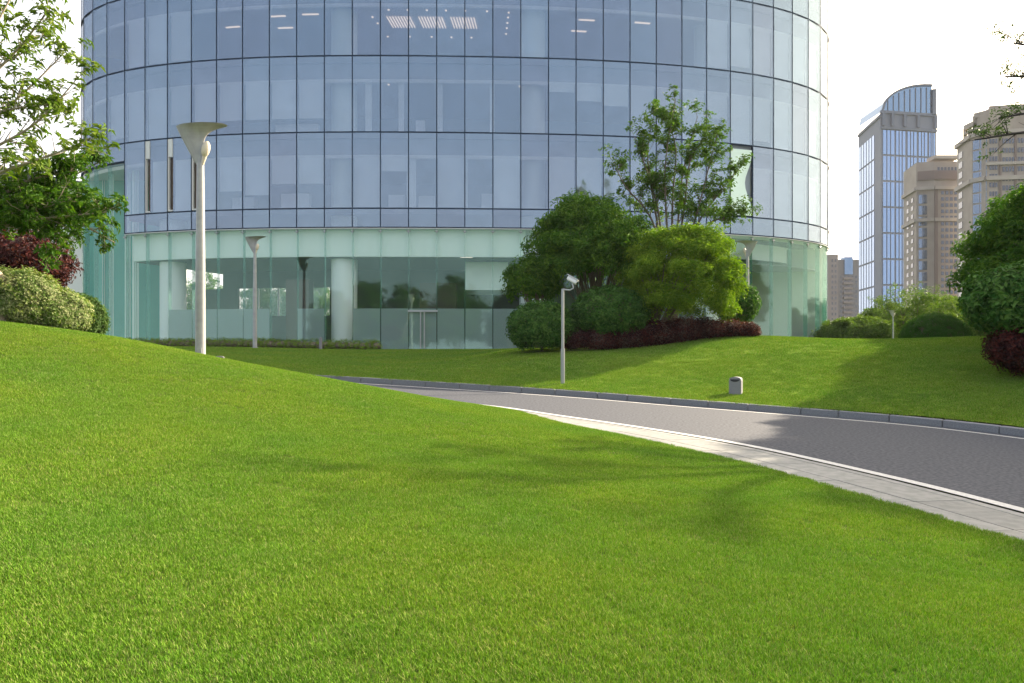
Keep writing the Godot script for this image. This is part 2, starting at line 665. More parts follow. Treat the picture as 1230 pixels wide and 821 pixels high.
func fac(s: float, inset := 0.0) -> Vector2:
	var i := clampi(fs.bsearch(s), 3, fs.size() - 4)
	var t := (s - fs[i - 1]) / maxf(fs[i] - fs[i - 1], 1e-6)
	var p := Vector2(lerpf(fx[i - 1], fx[i], t), lerpf(fz[i - 1], fz[i], t))
	if inset != 0.0:
		p -= fac_n(s) * inset
	return p

func fac_n(s: float) -> Vector2:
	var i := clampi(fs.bsearch(s), 5, fs.size() - 6)
	var d := Vector2(fx[i + 3] - fx[i - 3], fz[i + 3] - fz[i - 3]).normalized()
	return Vector2(d.y, -d.x)

func ks(k: float) -> float:
	return S0 + PW * k

# a box standing on the facade line: from s0 to s1, heights h0..h1, with its outer face at `out`
func fbox(b: MB, s0: float, s1: float, h0: float, h1: float, out: float, thick: float, tilt := Vector2.ZERO) -> void:
	var a := fac(s0)
	var c := fac(s1)
	var m := (a + c) * 0.5
	var x := Vector3(c.x - a.x, 0, -(c.y - a.y))
	var w := x.length()
	x = x.normalized()
	var y := Vector3.UP
	var z := x.cross(y).normalized()
	var bs := Basis(x, y, z)
	if tilt != Vector2.ZERO:
		bs = bs.rotated(x, tilt.x).rotated(y, tilt.y)
	b.box(P(m.x, (h0 + h1) * 0.5, m.y) + z * (out - thick * 0.5), Vector3(w, h1 - h0, thick), bs)

func ring(b: MB, s0: float, s1: float, step: float, h0: float, h1: float, i0: float, i1: float) -> void:
	var n := maxi(1, int(ceil((s1 - s0) / step)))
	for k in n:
		var sa := lerpf(s0, s1, float(k) / n)
		var sb := lerpf(s0, s1, float(k + 1) / n)
		var a := fac(sa, i0)
		var c := fac(sb, i0)
		var d := fac(sb, i1)
		var e := fac(sa, i1)
		var q := []
		for p in [a, c, d, e]:
			q.append(P(p.x, h0, p.y))
		for p in [a, c, d, e]:
			q.append(P(p.x, h1, p.y))
		b.quad(q[0], q[1], q[5], q[4])
		b.quad(q[2], q[3], q[7], q[6])
		b.quad(q[4], q[5], q[6], q[7])
		b.quad(q[3], q[2], q[1], q[0])
		if k == 0:
			b.quad(q[3], q[0], q[4], q[7])
		if k == n - 1:
			b.quad(q[1], q[2], q[6], q[5])

const LINES := [6.966, 8.002, 12.158, 16.318, 20.48, 24.64]
const LOBBY := 0.32
const KA := -2
const KB := 34
const KL := 3      # left of this column the clear glass rises two storeys

func building() -> void:
	footprint()
	var t := thing("office_building", "large curved office building with blue mirrored glass above a pale green glass lobby", "building", P(BC.x, LOBBY, BC.y))
	# panes of the upper floors
	for r in LINES.size() - 1:
		for k in range(KA, KB):
			var h0: float = LINES[r]
			var h1: float = LINES[r + 1]
			if k < KL and r < 2:
				continue
			var a := ks(k) + 0.024
			var e := ks(k + 1) - 0.024
			if r == 1 and k in [4, 5, 6]:
				a += 0.36
			if r == 1 and k == 26:
				continue
			var b := MB.new()
			fbox(b, a, e, h0 + 0.028, h1 - 0.028, 0.0, 0.024, Vector2(rng.randf_range(-1, 1), rng.randf_range(-1, 1)) * 0.0035)
			part(t, "glass_pane", b, M["blue_glass%d" % (rng.randi() % 4)])
	# the short panes above the two-storey glass at the left
	for k in range(KA, KL):
		var b := MB.new()
		fbox(b, ks(k) + 0.03, ks(k + 1) - 0.03, 11.13, 12.138, 0.0, 0.024)
		part(t, "glass_pane", b, M.blue_glass1)
	# mullions and transoms
	for k in range(KA, KB + 1):
		var lo: float = 11.09 if k < KL else LINES[0]
		var b := MB.new()
		fbox(b, ks(k) - 0.027, ks(k) + 0.027, lo, LINES[5], 0.006, 0.14)
		part(t, "mullion", b, M.mullion)
	for r in LINES.size():
		var b := MB.new()
		var from := ks(KA) if r > 1 else ks(KL)
		ring(b, from, ks(KB), 0.5, LINES[r] - 0.033, LINES[r] + 0.033, -0.008, 0.1)
		part(t, "transom", b, M.mullion)
	var lt := MB.new()
	ring(lt, ks(KA), ks(KL), 0.4, 11.06, 11.15, -0.008, 0.1)
	part(t, "transom", lt, M.mullion)
	# floors: slab edge behind the glass, ceiling, pale pelmet
	for r in range(1, LINES.size()):
		var h: float = LINES[r]
		var b := MB.new()
		var from := ks(KA) if r > 1 else ks(KL)
		ring(b, from, ks(KB), 0.8, h - 0.25, h + 0.12, 0.3, 8.0)
		part(t, "floor_slab", b, M.slab_edge)
		var c := MB.new()
		if r > 1:
			ring(c, from, ks(KB), 0.8, h - 1.24, h - 1.18, 0.42, 7.9)
			part(t, "ceiling", c, M.ceiling)
			var q := MB.new()
			ring(q, from, ks(KB), 0.8, h - 1.36, h - 1.17, 0.3, 0.4)
			part(t, "pelmet", q, M.white_wall)
			var u := MB.new()
			ring(u, from, ks(KB), 0.8, h - 1.165, h - 0.26, 0.5, 0.6)
			part(t, "spandrel", u, M.slab_edge)
	var cw := MB.new()
	ring(cw, ks(KA) + 4.0, ks(KB) - 4.0, 1.6, 7.2, LINES[5], 7.0, 7.3)
	part(t, "core_wall", cw, M.core_wall)
	# round columns on every floor
	for k in [4.5, 11.5, 18.5, 25.5]:
		var p := fac(ks(k), 1.36)
		var b := MB.new()
		b.tube([P(p.x, LOBBY, p.y), P(p.x, 23.0, p.y)], [0.72, 0.72], 28)
		part(t, "column", b, M.column)
	# roller blinds: [row, column, share of the storey height]
	var drop := {}
	for k in range(5, 11):
		drop[[2, k]] = 0.8
	for e in [[19, 0.42], [20, 0.53], [21, 0.58], [22, 0.97], [23, 0.97], [24, 0.97], [25, 0.66], [26, 0.97], [27, 0.9], [28, 0.97], [29, 0.97], [30, 0.97], [2, 0.9], [3, 0.97], [4, 0.97]]:
		drop[[2, e[0]]] = e[1]
	for e in [[4, 0.97], [5, 0.97], [6, 0.97], [7, 0.74], [8, 0.8], [9, 0.66], [10, 0.66], [12, 0.97], [13, 0.5], [15, 0.97], [17, 0.97], [19, 0.97], [20, 0.97], [21, 0.8], [22, 0.97], [23, 0.97], [24, 0.97], [25, 0.97], [27, 0.97], [28, 0.97], [29, 0.97], [30, 0.97]]:
		drop[[1, e[0]]] = e[1]
	for e in [[3, 0.95], [4, 0.95], [5, 0.95], [25, 0.95], [26, 0.9], [27, 0.95], [28, 0.95], [29, 0.95], [30, 0.95]]:
		drop[[3, e[0]]] = e[1]
	for key in drop:
		var h: float = LINES[key[0] + 1]
		var b := MB.new()
		fbox(b, ks(key[1]) + 0.06, ks(key[1] + 1) - 0.06, h - 4.16 * float(drop[key]), h - 1.2, -0.24, 0.012)
		part(t, "roller_blind", b, M.blind)
	# desks and partitions glimpsed behind the lower panes
	for e in [[1, 7.3, 1.3, 0.75], [1, 9.2, 1.6, 0.9], [1, 13.2, 0.9, 0.8], [1, 16.6, 1.0, 0.9], [2, 9.0, 2.4, 0.62], [2, 14.2, 0.5, 0.8], [1, 14.3, 0.9, 0.75]]:
		var h: float = LINES[e[0]]
		var b := MB.new()
		fbox(b, ks(e[1]), ks(e[1]) + e[2], h + 0.13, h + 0.12 + e[3], -0.9, 0.4)
		part(t, "desk", b, M.white_wall)
	for e in [[2, 12.4, 0.35], [2, 13.6, 0.3], [2, 15.0, 0.3], [2, 16.9, 0.25], [1, 13.9, 0.3], [1, 14.1, 0.2], [1, 15.9, 0.3]]:
		var h: float = LINES[e[0]]
		var b := MB.new()
		fbox(b, ks(e[1]), ks(e[1]) + e[2], h + 0.13, h + 2.9, -0.5, 0.05)
		part(t, "curtain", b, M.blind)
	# ceiling lamps that are switched on
	var th: float = LINES[4] - 1.24
	for e in [[6.4, 2.4], [8.6, 1.4], [8.5, 2.9], [9.9, 1.3], [20.3, 1.5], [20.2, 3.0], [22.5, 1.4]]:
		var b := MB.new()
		ring(b, ks(e[0]), ks(e[0]) + 0.95, 0.6, th - 0.05, th - 0.012, e[1], e[1] + 0.12)
		part(t, "ceiling_lamp", b, M.ceiling_lamp)
	for e in [13.05, 14.25, 15.45]:
		for q in 9:
			var b := MB.new()
			var lean := 0.16
			var s0 := ks(e) + 0.165 * q
			var p0 := fac(s0, 1.7)
			var p1 := fac(s0 + lean, 3.1)
			b.tube([P(p0.x, th - 0.05, p0.y), P(p1.x, th - 0.05, p1.y)], [0.03, 0.03], 6, true)
			part(t, "louvre_lamp", b, M.ceiling_lamp)
	for e in [[13.2, 0.9], [13.9, 0.9], [14.6, 0.9], [15.3, 0.9], [16.0, 0.9], [16.8, 0.9], [17.6, 1.0], [17.6, 1.6], [17.6, 2.3], [17.6, 3.0], [17.6, 3.8], [12.5, 1.8], [12.6, 2.6], [12.8, 4.4], [13.7, 4.4], [14.6, 4.4], [15.4, 4.4], [16.2, 4.4]]:
		var b := MB.new()
		var p := fac(ks(e[0]), e[1])
		b.box(P(p.x, th - 0.03, p.y), Vector3(0.1, 0.05, 0.1))
		part(t, "downlight", b, M.ceiling_lamp)
	for e in [[13.2, 0.9], [15.1, 0.9], [18.0, 0.9]]:
		var b := MB.new()
		var p := fac(ks(e[0]), e[1])
		b.box(P(p.x, LINES[3] - 1.27, p.y), Vector3(0.1, 0.05, 0.1))
		part(t, "downlight", b, M.ceiling_lamp)
	# vent strips beside three panes
	for k in [4, 5, 6]:
		var b := MB.new()
		fbox(b, ks(k) + 0.05, ks(k) + 0.09, 8.06, 12.1, 0.02, 0.16)
		fbox(b, ks(k) + 0.1, ks(k) + 0.34, 11.1, 12.1, 0.01, 0.05)
		fbox(b, ks(k) + 0.1, ks(k) + 0.34, 8.06, 8.14, 0.01, 0.05)
		var vf := part(t, "vent_frame", b, M.vent_white)
		var c := MB.new()
		fbox(c, ks(k) + 0.11, ks(k) + 0.335, 8.15, 11.09, -0.16, 0.05)
		part(t, "vent_recess", c, M.brown_panel)
	# the one pane replaced by a buckled sheet
	var bs := MB.new()
	fbox(bs, ks(26) + 0.03, ks(27) - 0.03, 8.05, 12.1, -0.2, 0.03)
	part(t, "backing_sheet", bs, M.core_wall)
	var sh := MB.new()
	var last := [Vector3.ZERO, Vector3.ZERO]
	for i in 13:
		var f := i / 12.0
		var cut := 0.05 + 0.42 * pow(sin(PI * clampf(f * 1.05 - 0.02, 0, 1)), 3.0) * (1.0 if f < 0.9 else 0.6)
		var l := fac(ks(26) + 0.04, 0.05)
		var rr := fac(ks(27) - cut, 0.02 + 0.1 * sin(PI * f))
		var pl := P(l.x, lerpf(8.1, 11.9, f), l.y)
		var pr := P(rr.x, lerpf(8.1, 11.9, f), rr.y)
		if i > 0:
			sh.quad(last[0], last[1], pr, pl)
			var bk := Vector3(0, 0, -0.02)
			sh.quad(last[1] + bk, last[0] + bk, pl + bk, pr + bk)
			sh.quad(last[1], last[1] + bk, pr + bk, pr)
		last = [pl, pr]
	part(t, "buckled_sheet", sh, M.bulkhead)
	# lobby
	for k in range(KA, KB):
		var hi: float = 11.05 if k < KL else 6.9
		var b := MB.new()
		fbox(b, ks(k) + 0.006, ks(k + 1) - 0.006, LOBBY, hi, -0.05, 0.02, Vector2(rng.randf_range(-1, 1), rng.randf_range(-1, 1)) * 0.002)
		part(t, "lobby_pane", b, M.green_glass)
		var f := MB.new()
		var a := fac(ks(k), 0.09)
		var e := fac(ks(k), 0.34)
		var d := Vector3(e.x - a.x, 0, -(e.y - a.y))
		var bb := Basis(d.normalized().cross(Vector3.UP), Vector3.UP, d.normalized())
		f.box(P((a.x + e.x) * 0.5, (LOBBY + hi) * 0.5, (a.y + e.y) * 0.5), Vector3(0.019, hi - LOBBY, d.length()), bb)
		part(t, "glass_fin", f, M.fin_glass)
		if k >= KL:
			var g := MB.new()
			var m := fac(ks(k), 0.02)
			var ct := P(m.x, 6.72, m.y)
			var ns := fac_n(ks(k))
			var tx := Vector3(-ns.y, 0, -ns.x).normalized()
			g.tube([ct - tx * 0.13 + Vector3.UP * 0.07, ct, ct + tx * 0.13 + Vector3.UP * 0.07], [0.02, 0.035, 0.02], 6, true)
			g.tube([ct + Vector3.UP * 0.2, ct - Vector3.UP * 0.08], [0.022, 0.022], 6, true)
			part(t, "spider_fitting", g, M.steel)
	var sof := MB.new()
	ring(sof, ks(KL), ks(KB), 0.6, 6.9, 6.93, -0.02, 0.9)
	part(t, "soffit", sof, M.white_wall)
	var bh := MB.new()
	ring(bh, ks(KL) + 0.3, ks(18.2), 0.6, 5.42, 6.89, 0.38, 0.55)
	part(t, "bulkhead", bh, M.bulkhead)
	var bh2 := MB.new()
	ring(bh2, ks(18.2), ks(KB), 0.6, 5.9, 6.89, 2.2, 2.4)
	part(t, "bulkhead", bh2, M.bulkhead)
	var lc := MB.new()
	ring(lc, ks(KL) + 0.3, ks(KB), 0.8, 5.36, 5.41, 0.57, 9.0)
	part(t, "lobby_ceiling", lc, M.lobby_roof)
	var lf := MB.new()
	ring(lf, ks(KA), ks(KB), 0.8, -0.4, LOBBY, -0.12, 9.0)
	part(t, "lobby_floor", lf, M.lobby_floor)
	# back wall of the lobby: openings at the left show the trees behind
	var bw := MB.new()
	ring(bw, ks(9.9), ks(24.0), 1.2, LOBBY, 5.36, 6.5, 6.7)
	part(t, "lobby_wall", bw, M.lobby_wall)
	wall_box(t, "pale_lobby_wall", 9.0, 20.2, LOBBY, 6.8, 48.2, 48.5, M.lobby_pale)
	wall_box(t, "pale_lobby_wall", -26.8, -21.0, LOBBY, 11.0, 46.8, 47.1, M.lobby_teal)
	var bw2 := MB.new()
	ring(bw2, ks(4.0), ks(9.9), 1.0, LOBBY, 2.5, 6.5, 6.7)
	ring(bw2, ks(4.0), ks(9.9), 1.0, 4.3, 5.36, 6.5, 6.7)
	ring(bw2, ks(2.4), ks(5.0), 0.5, 2.5, 4.3, 6.5, 6.7)
	ring(bw2, ks(8.3), ks(9.0), 0.5, 2.5, 4.3, 6.5, 6.7)
	part(t, "lobby_wall", bw2, M.lobby_wall)
	for e in [[5.0, 6.2], [6.2, 7.3], [7.3, 8.3], [9.0, 9.9]]:
		var rw := MB.new()
		fbox(rw, ks(e[0]), ks(e[1]), 2.5, 4.3, -6.6, 0.02)
		var pane := part(t, "rear_window", rw, M.green_glass)
		rw = MB.new()
		fbox(rw, ks(e[1]) - 0.04, ks(e[1]) + 0.04, 2.5, 4.3, -6.56, 0.1)
		part(pane, "frame", rw, M.steel)
	var bk := MB.new()
	ring(bk, ks(9.2), ks(10.1), 0.4, LOBBY, 4.3, 1.6, 2.4)
	part(t, "dark_partition", bk, M.brown_panel)
	var bk2 := MB.new()
	ring(bk2, ks(14.1), ks(15.6), 0.4, LOBBY, 4.4, 4.6, 5.4)
	part(t, "dark_partition", bk2, M.brown_panel)
	var wl := MB.new()
	ring(wl, ks(16.0), ks(17.6), 0.5, 3.7, 5.3, 1.6, 4.5)
	part(t, "white_box_wall", wl, M.bulkhead)
	for k in range(5, 18):
		if k == 9 or k == 11:
			continue
		var b := MB.new()
		fbox(b, ks(k) + 0.03, ks(k + 1) - 0.03, LOBBY + 0.01, 2.55, -0.085, 0.008)
		part(t, "frosted_film", b, M.frosted_glass)
	# glass door with steel rail and two pull bars
	var dr := MB.new()
	fbox(dr, ks(14) - 0.04, ks(15) + 0.04, 2.36, 2.46, 0.03, 0.08)
	var door := part(t, "door", dr, M.steel)
	for e in [0.66, 0.86]:
		var h := MB.new()
		var p := fac(ks(14) + e, -0.06)
		h.tube([P(p.x, LOBBY + 0.05, p.y), P(p.x, 2.36, p.y)], [0.035, 0.035], 10, true)
		part(door, "pull_bar", h, M.steel)
	# pale drapes hung behind the tall glass at the left
	for e in [[-0.8, 1.2], [0.9, 1.0], [1.8, 1.3], [2.5, 1.1]]:
		var b := MB.new()
		var n := 10
		for i in n:
			var s0: float = ks(e[0]) + 0.06 * i
			fbox(b, s0, s0 + 0.05, LOBBY, 10.9, -e[1] - 0.07 * sin(i * 1.9), 0.02)
		part(t, "drape", b, M.bulkhead)
	# rest of the shell, unseen side
	var rs := MB.new()
	ring(rs, fs[4], ks(KA), 1.5, 6.9, LINES[5], 0.0, 0.2)
	ring(rs, ks(KB), fs[fs.size() - 5], 1.5, 6.9, LINES[5], 0.0, 0.2)
	part(t, "rear_facade", rs, M.tower_frame)
	var rf := MB.new()
	var cen := P(BC.x, LINES[5] + 0.1, BC.y)
	for i in range(0, fs.size() - 24, 24):
		rf.tri(P(fx[i], LINES[5] + 0.1, fz[i]), P(fx[i + 24], LINES[5] + 0.1, fz[i + 24]), cen)
	part(t, "roof", rf, M.roof_dark)

# ---------------------------------------------------------------- lamps, camera pole, light boxes
func lamp_meshes() -> Dictionary:
	var pole := MB.new()
	pole.tube([Vector3(0, -0.2, 0), Vector3(0, 0.02, 0), Vector3(0, 2.6, 0), Vector3(0, 4.75, 0)], [0.105, 0.105, 0.095, 0.072], 18)
	var base := MB.new()
	base.tube([Vector3(0, -0.2, 0), Vector3(0, 0.03, 0), Vector3(0, 0.05, 0)], [0.17, 0.17, 0.12], 18, true)
	var head := MB.new()
	var rows := 16
	var seg := 36
	for side in 2:
		var g := []
		for i in rows + 1:
			var v := float(i) / rows
			var row := []
			for k in seg:
				var an := TAU * k / seg
				var c := cos(an)
				var r := 0.5
				var powr := lerpf(0.9, 7.0, smoothstep(-0.95, 0.15, c))
				var rr := 0.066 + (0.46 * (1.0 + 0.06 * c)) * pow(v, powr)
				if side == 1:
					rr = maxf(0.01, rr - 0.018)
				var y := 4.7 + 0.82 * v + 0.02 * v * c - (0.0 if side == 0 else 0.012 * (1.0 - v))
				if side == 1:
					y += 0.012 * v
				row.append(Vector3(cos(an) * rr, y, sin(an) * rr * 0.45))
			g.append(row)
		for i in rows:
			for k in seg:
				var j := (k + 1) % seg
				if side == 0:
					head.quad(g[i][j], g[i][k], g[i + 1][k], g[i + 1][j])
				else:
					head.quad(g[i][k], g[i][j], g[i + 1][j], g[i + 1][k])
	var light := MB.new()
	light.ball(Vector3(0.13, 5.03, 0.05), Vector3(0.085, 0.17, 0.085), 14, 10, Basis(Vector3(0, 0, 1), -0.2))
	light.tube([Vector3(0.05, 4.72, 0.02), Vector3(0.11, 4.92, 0.04)], [0.03, 0.05], 10)
	var hatch := MB.new()
	hatch.cbox(Vector3(0.02, 0.75, 0.1), Vector3(0.09, 0.32, 0.016), 0.004)
	return {"hatch": hatch.mesh(), "pole": pole.mesh(), "base": base.mesh(), "head": head.mesh(), "light": light.mesh()}

func street_lamp(ms: Dictionary, where: Vector3, label: String, size := 1.0, turn := 0.0) -> Node3D:
	var t := thing("street_lamp", label, "lamp", where, "trumpet headed lamp posts")
	part(t, "base", ms.base, M.lamp_paint)
	part(t, "pole", ms.pole, M.lamp_paint)
	part(t, "access_hatch", ms.hatch, M.lamp_paint)
	part(t, "lamp_head", ms.head, M.lamp_paint)
	part(t, "lamp_housing", ms.light, M.lamp_cream)
	t.scale = Vector3.ONE * size
	t.rotation.y = turn
	return t

func camera_pole(foot: Vector3) -> void:
	var t := thing("camera_pole", "slim grey steel pole with a white surveillance camera on a short arm", "camera pole", foot)
	var b := MB.new()
	b.tube([foot + Vector3(0, -0.2, 0), foot + Vector3(0, 0.98, 0), foot + Vector3(0, 1.0, 0)], [0.058, 0.058, 0.045], 14, true)
	part(t, "base_sleeve", b, M.steel)
	b = MB.new()
	b.tube([foot + Vector3(0, 0.9, 0), foot + Vector3(0, 2.68, 0)], [0.042, 0.04], 14, true)
	part(t, "pole", b, M.steel)
	b = MB.new()
	b.tube([foot + Vector3(0, 2.66, 0), foot + Vector3(0.2, 2.64, 0.03), foot + Vector3(0.3, 2.7, 0.04), foot + Vector3(0.27, 2.85, 0.04)], [0.026, 0.024, 0.022, 0.02], 8, true)
	part(t, "arm", b, M.steel)
	var bs := Basis(Vector3(0, 0, 1), -0.55) * Basis(Vector3(0, 1, 0), -0.35)
	b = MB.new()
	b.cbox(foot + Vector3(0.27, 2.92, 0.04), Vector3(0.32, 0.12, 0.13), 0.02, bs)
	var cam := part(t, "camera_housing", b, M.housing)
	b = MB.new()
	b.box(foot + Vector3(0.27, 2.92, 0.04) + bs * Vector3(-0.02, 0.075, 0), Vector3(0.36, 0.015, 0.15), bs)
	part(cam, "sun_shield", b, M.housing)
	b = MB.new()
	b.tube([foot + Vector3(0.27, 2.92, 0.04) + bs * Vector3(0.15, 0, 0), foot + Vector3(0.27, 2.92, 0.04) + bs * Vector3(0.175, 0, 0)], [0.045, 0.04], 14, true)
	part(cam, "lens", b, M.lens)

func light_box(foot: Vector3, label: String, size: float, turn: float) -> void:
	var t := thing("lawn_light", label, "lawn light", foot)
	var bs := Basis(Vector3.UP, turn)
	var b := MB.new()
	b.cbox(foot + Vector3.UP * 0.13 * size, Vector3(0.27, 0.4, 0.24) * size, 0.025 * size, bs)
	part(t, "body", b, M.stone_box)
	b = MB.new()
	for i in 12:
		var a0 := PI * i / 12.0
		var a1 := PI * (i + 1) / 12.0
		var o := foot + Vector3.UP * 0.325 * size
		for zz in [[0.123, 1.0], [-0.123, -1.0]]:
			var e: float = float(zz[0]) * size
			var p0 := o + bs * Vector3(cos(a0) * 0.128 * size, sin(a0) * 0.05 * size, e)
			var p1 := o + bs * Vector3(cos(a1) * 0.128 * size, sin(a1) * 0.05 * size, e)
			if zz[1] > 0:
				b.tri(o + bs * Vector3(0, 0, e), p0, p1)
			else:
				b.tri(o + bs * Vector3(0, 0, e), p1, p0)
		var q0 := bs * Vector3(cos(a0) * 0.128 * size, sin(a0) * 0.05 * size, 0)
		var q1 := bs * Vector3(cos(a1) * 0.128 * size, sin(a1) * 0.05 * size, 0)
		var f := bs * Vector3(0, 0, 0.123 * size)
		b.quad(o + q0 + f, o + q0 - f, o + q1 - f, o + q1 + f)
	part(t, "cap", b, M.stone_box)
	b = MB.new()
	var fo := foot + Vector3.UP * 0.318 * size + bs * Vector3(0, 0, 0.1235 * size)
	for i in 12:
		var a0 := PI + PI * i / 12.0
		var a1 := PI + PI * (i + 1) / 12.0
		b.tri(fo, fo + bs * Vector3(cos(a0) * 0.1 * size, sin(a0) * 0.055 * size, 0), fo + bs * Vector3(cos(a1) * 0.1 * size, sin(a1) * 0.055 * size, 0))
	part(t, "louvre", b, M.slot)

# ---------------------------------------------------------------- distant towers
func wall_box(t: Node3D, called: String, x0: float, x1: float, h0: float, h1: float, z0: float, z1: float, m: Material) -> MeshInstance3D:
	var b := MB.new()
	b.box(P((x0 + x1) * 0.5, (h0 + h1) * 0.5, (z0 + z1) * 0.5), Vector3(x1 - x0, h1 - h0, z1 - z0))
	return part(t, called, b, m)

# windows on the face between two plan points
func face_windows(t: Node3D, called: String, a: Vector2, c: Vector2, h0: float, h1: float, cols: int, rows: int, fw: float, fh: float, m: Material, out := 0.06, skip := []) -> void:
	var d := (c - a)
	var nrm := Vector2(d.y, -d.x).normalized()
	for i in cols:
		for j in rows:
			if j in skip:
				continue
			var p := a + d * ((i + 0.5) / cols) + nrm * out
			var w := d.length() / cols * fw
			var hh := (h1 - h0) / rows
			var y := h0 + hh * (j + 0.5)
			var b := MB.new()
			var x := Vector3(d.x, 0, -d.y).normalized()
			b.box(P(p.x, y, p.y), Vector3(w, hh * fh, 0.2), Basis(x, Vector3.UP, x.cross(Vector3.UP)))
			part(t, called, b, m)

func slab_between(b: MB, a: Vector2, c: Vector2, h0: float, h1: float, out: float, thick: float) -> void:
	var d := c - a
	var nrm := Vector2(d.y, -d.x).normalized()
	var p := (a + c) * 0.5 + nrm * (out - thick * 0.5)
	var x := Vector3(d.x, 0, -d.y).normalized()
	b.box(P(p.x, (h0 + h1) * 0.5, p.y), Vector3(d.length(), h1 - h0, thick), Basis(x, Vector3.UP, x.cross(Vector3.UP)))

func poly_tower(b: MB, pts: Array, h0: float, h1: float) -> void:
	var n := pts.size()
	for i in n:
		var a: Vector2 = pts[i]
		var c: Vector2 = pts[(i + 1) % n]
		b.quad(P(a.x, h0, a.y), P(c.x, h0, c.y), P(c.x, h1, c.y), P(a.x, h1, a.y))
	for i in range(1, n - 1):
		b.tri(P(pts[0].x, h1, pts[0].y), P(pts[i].x, h1, pts[i].y), P(pts[i + 1].x, h1, pts[i + 1].y))

func v2(px: float, z: float) -> Vector2:
	return Vector2((px - CX) / FOCAL * z, z)

func hh(py: float, z: float) -> float:
	return (HOR - py) / FOCAL * z

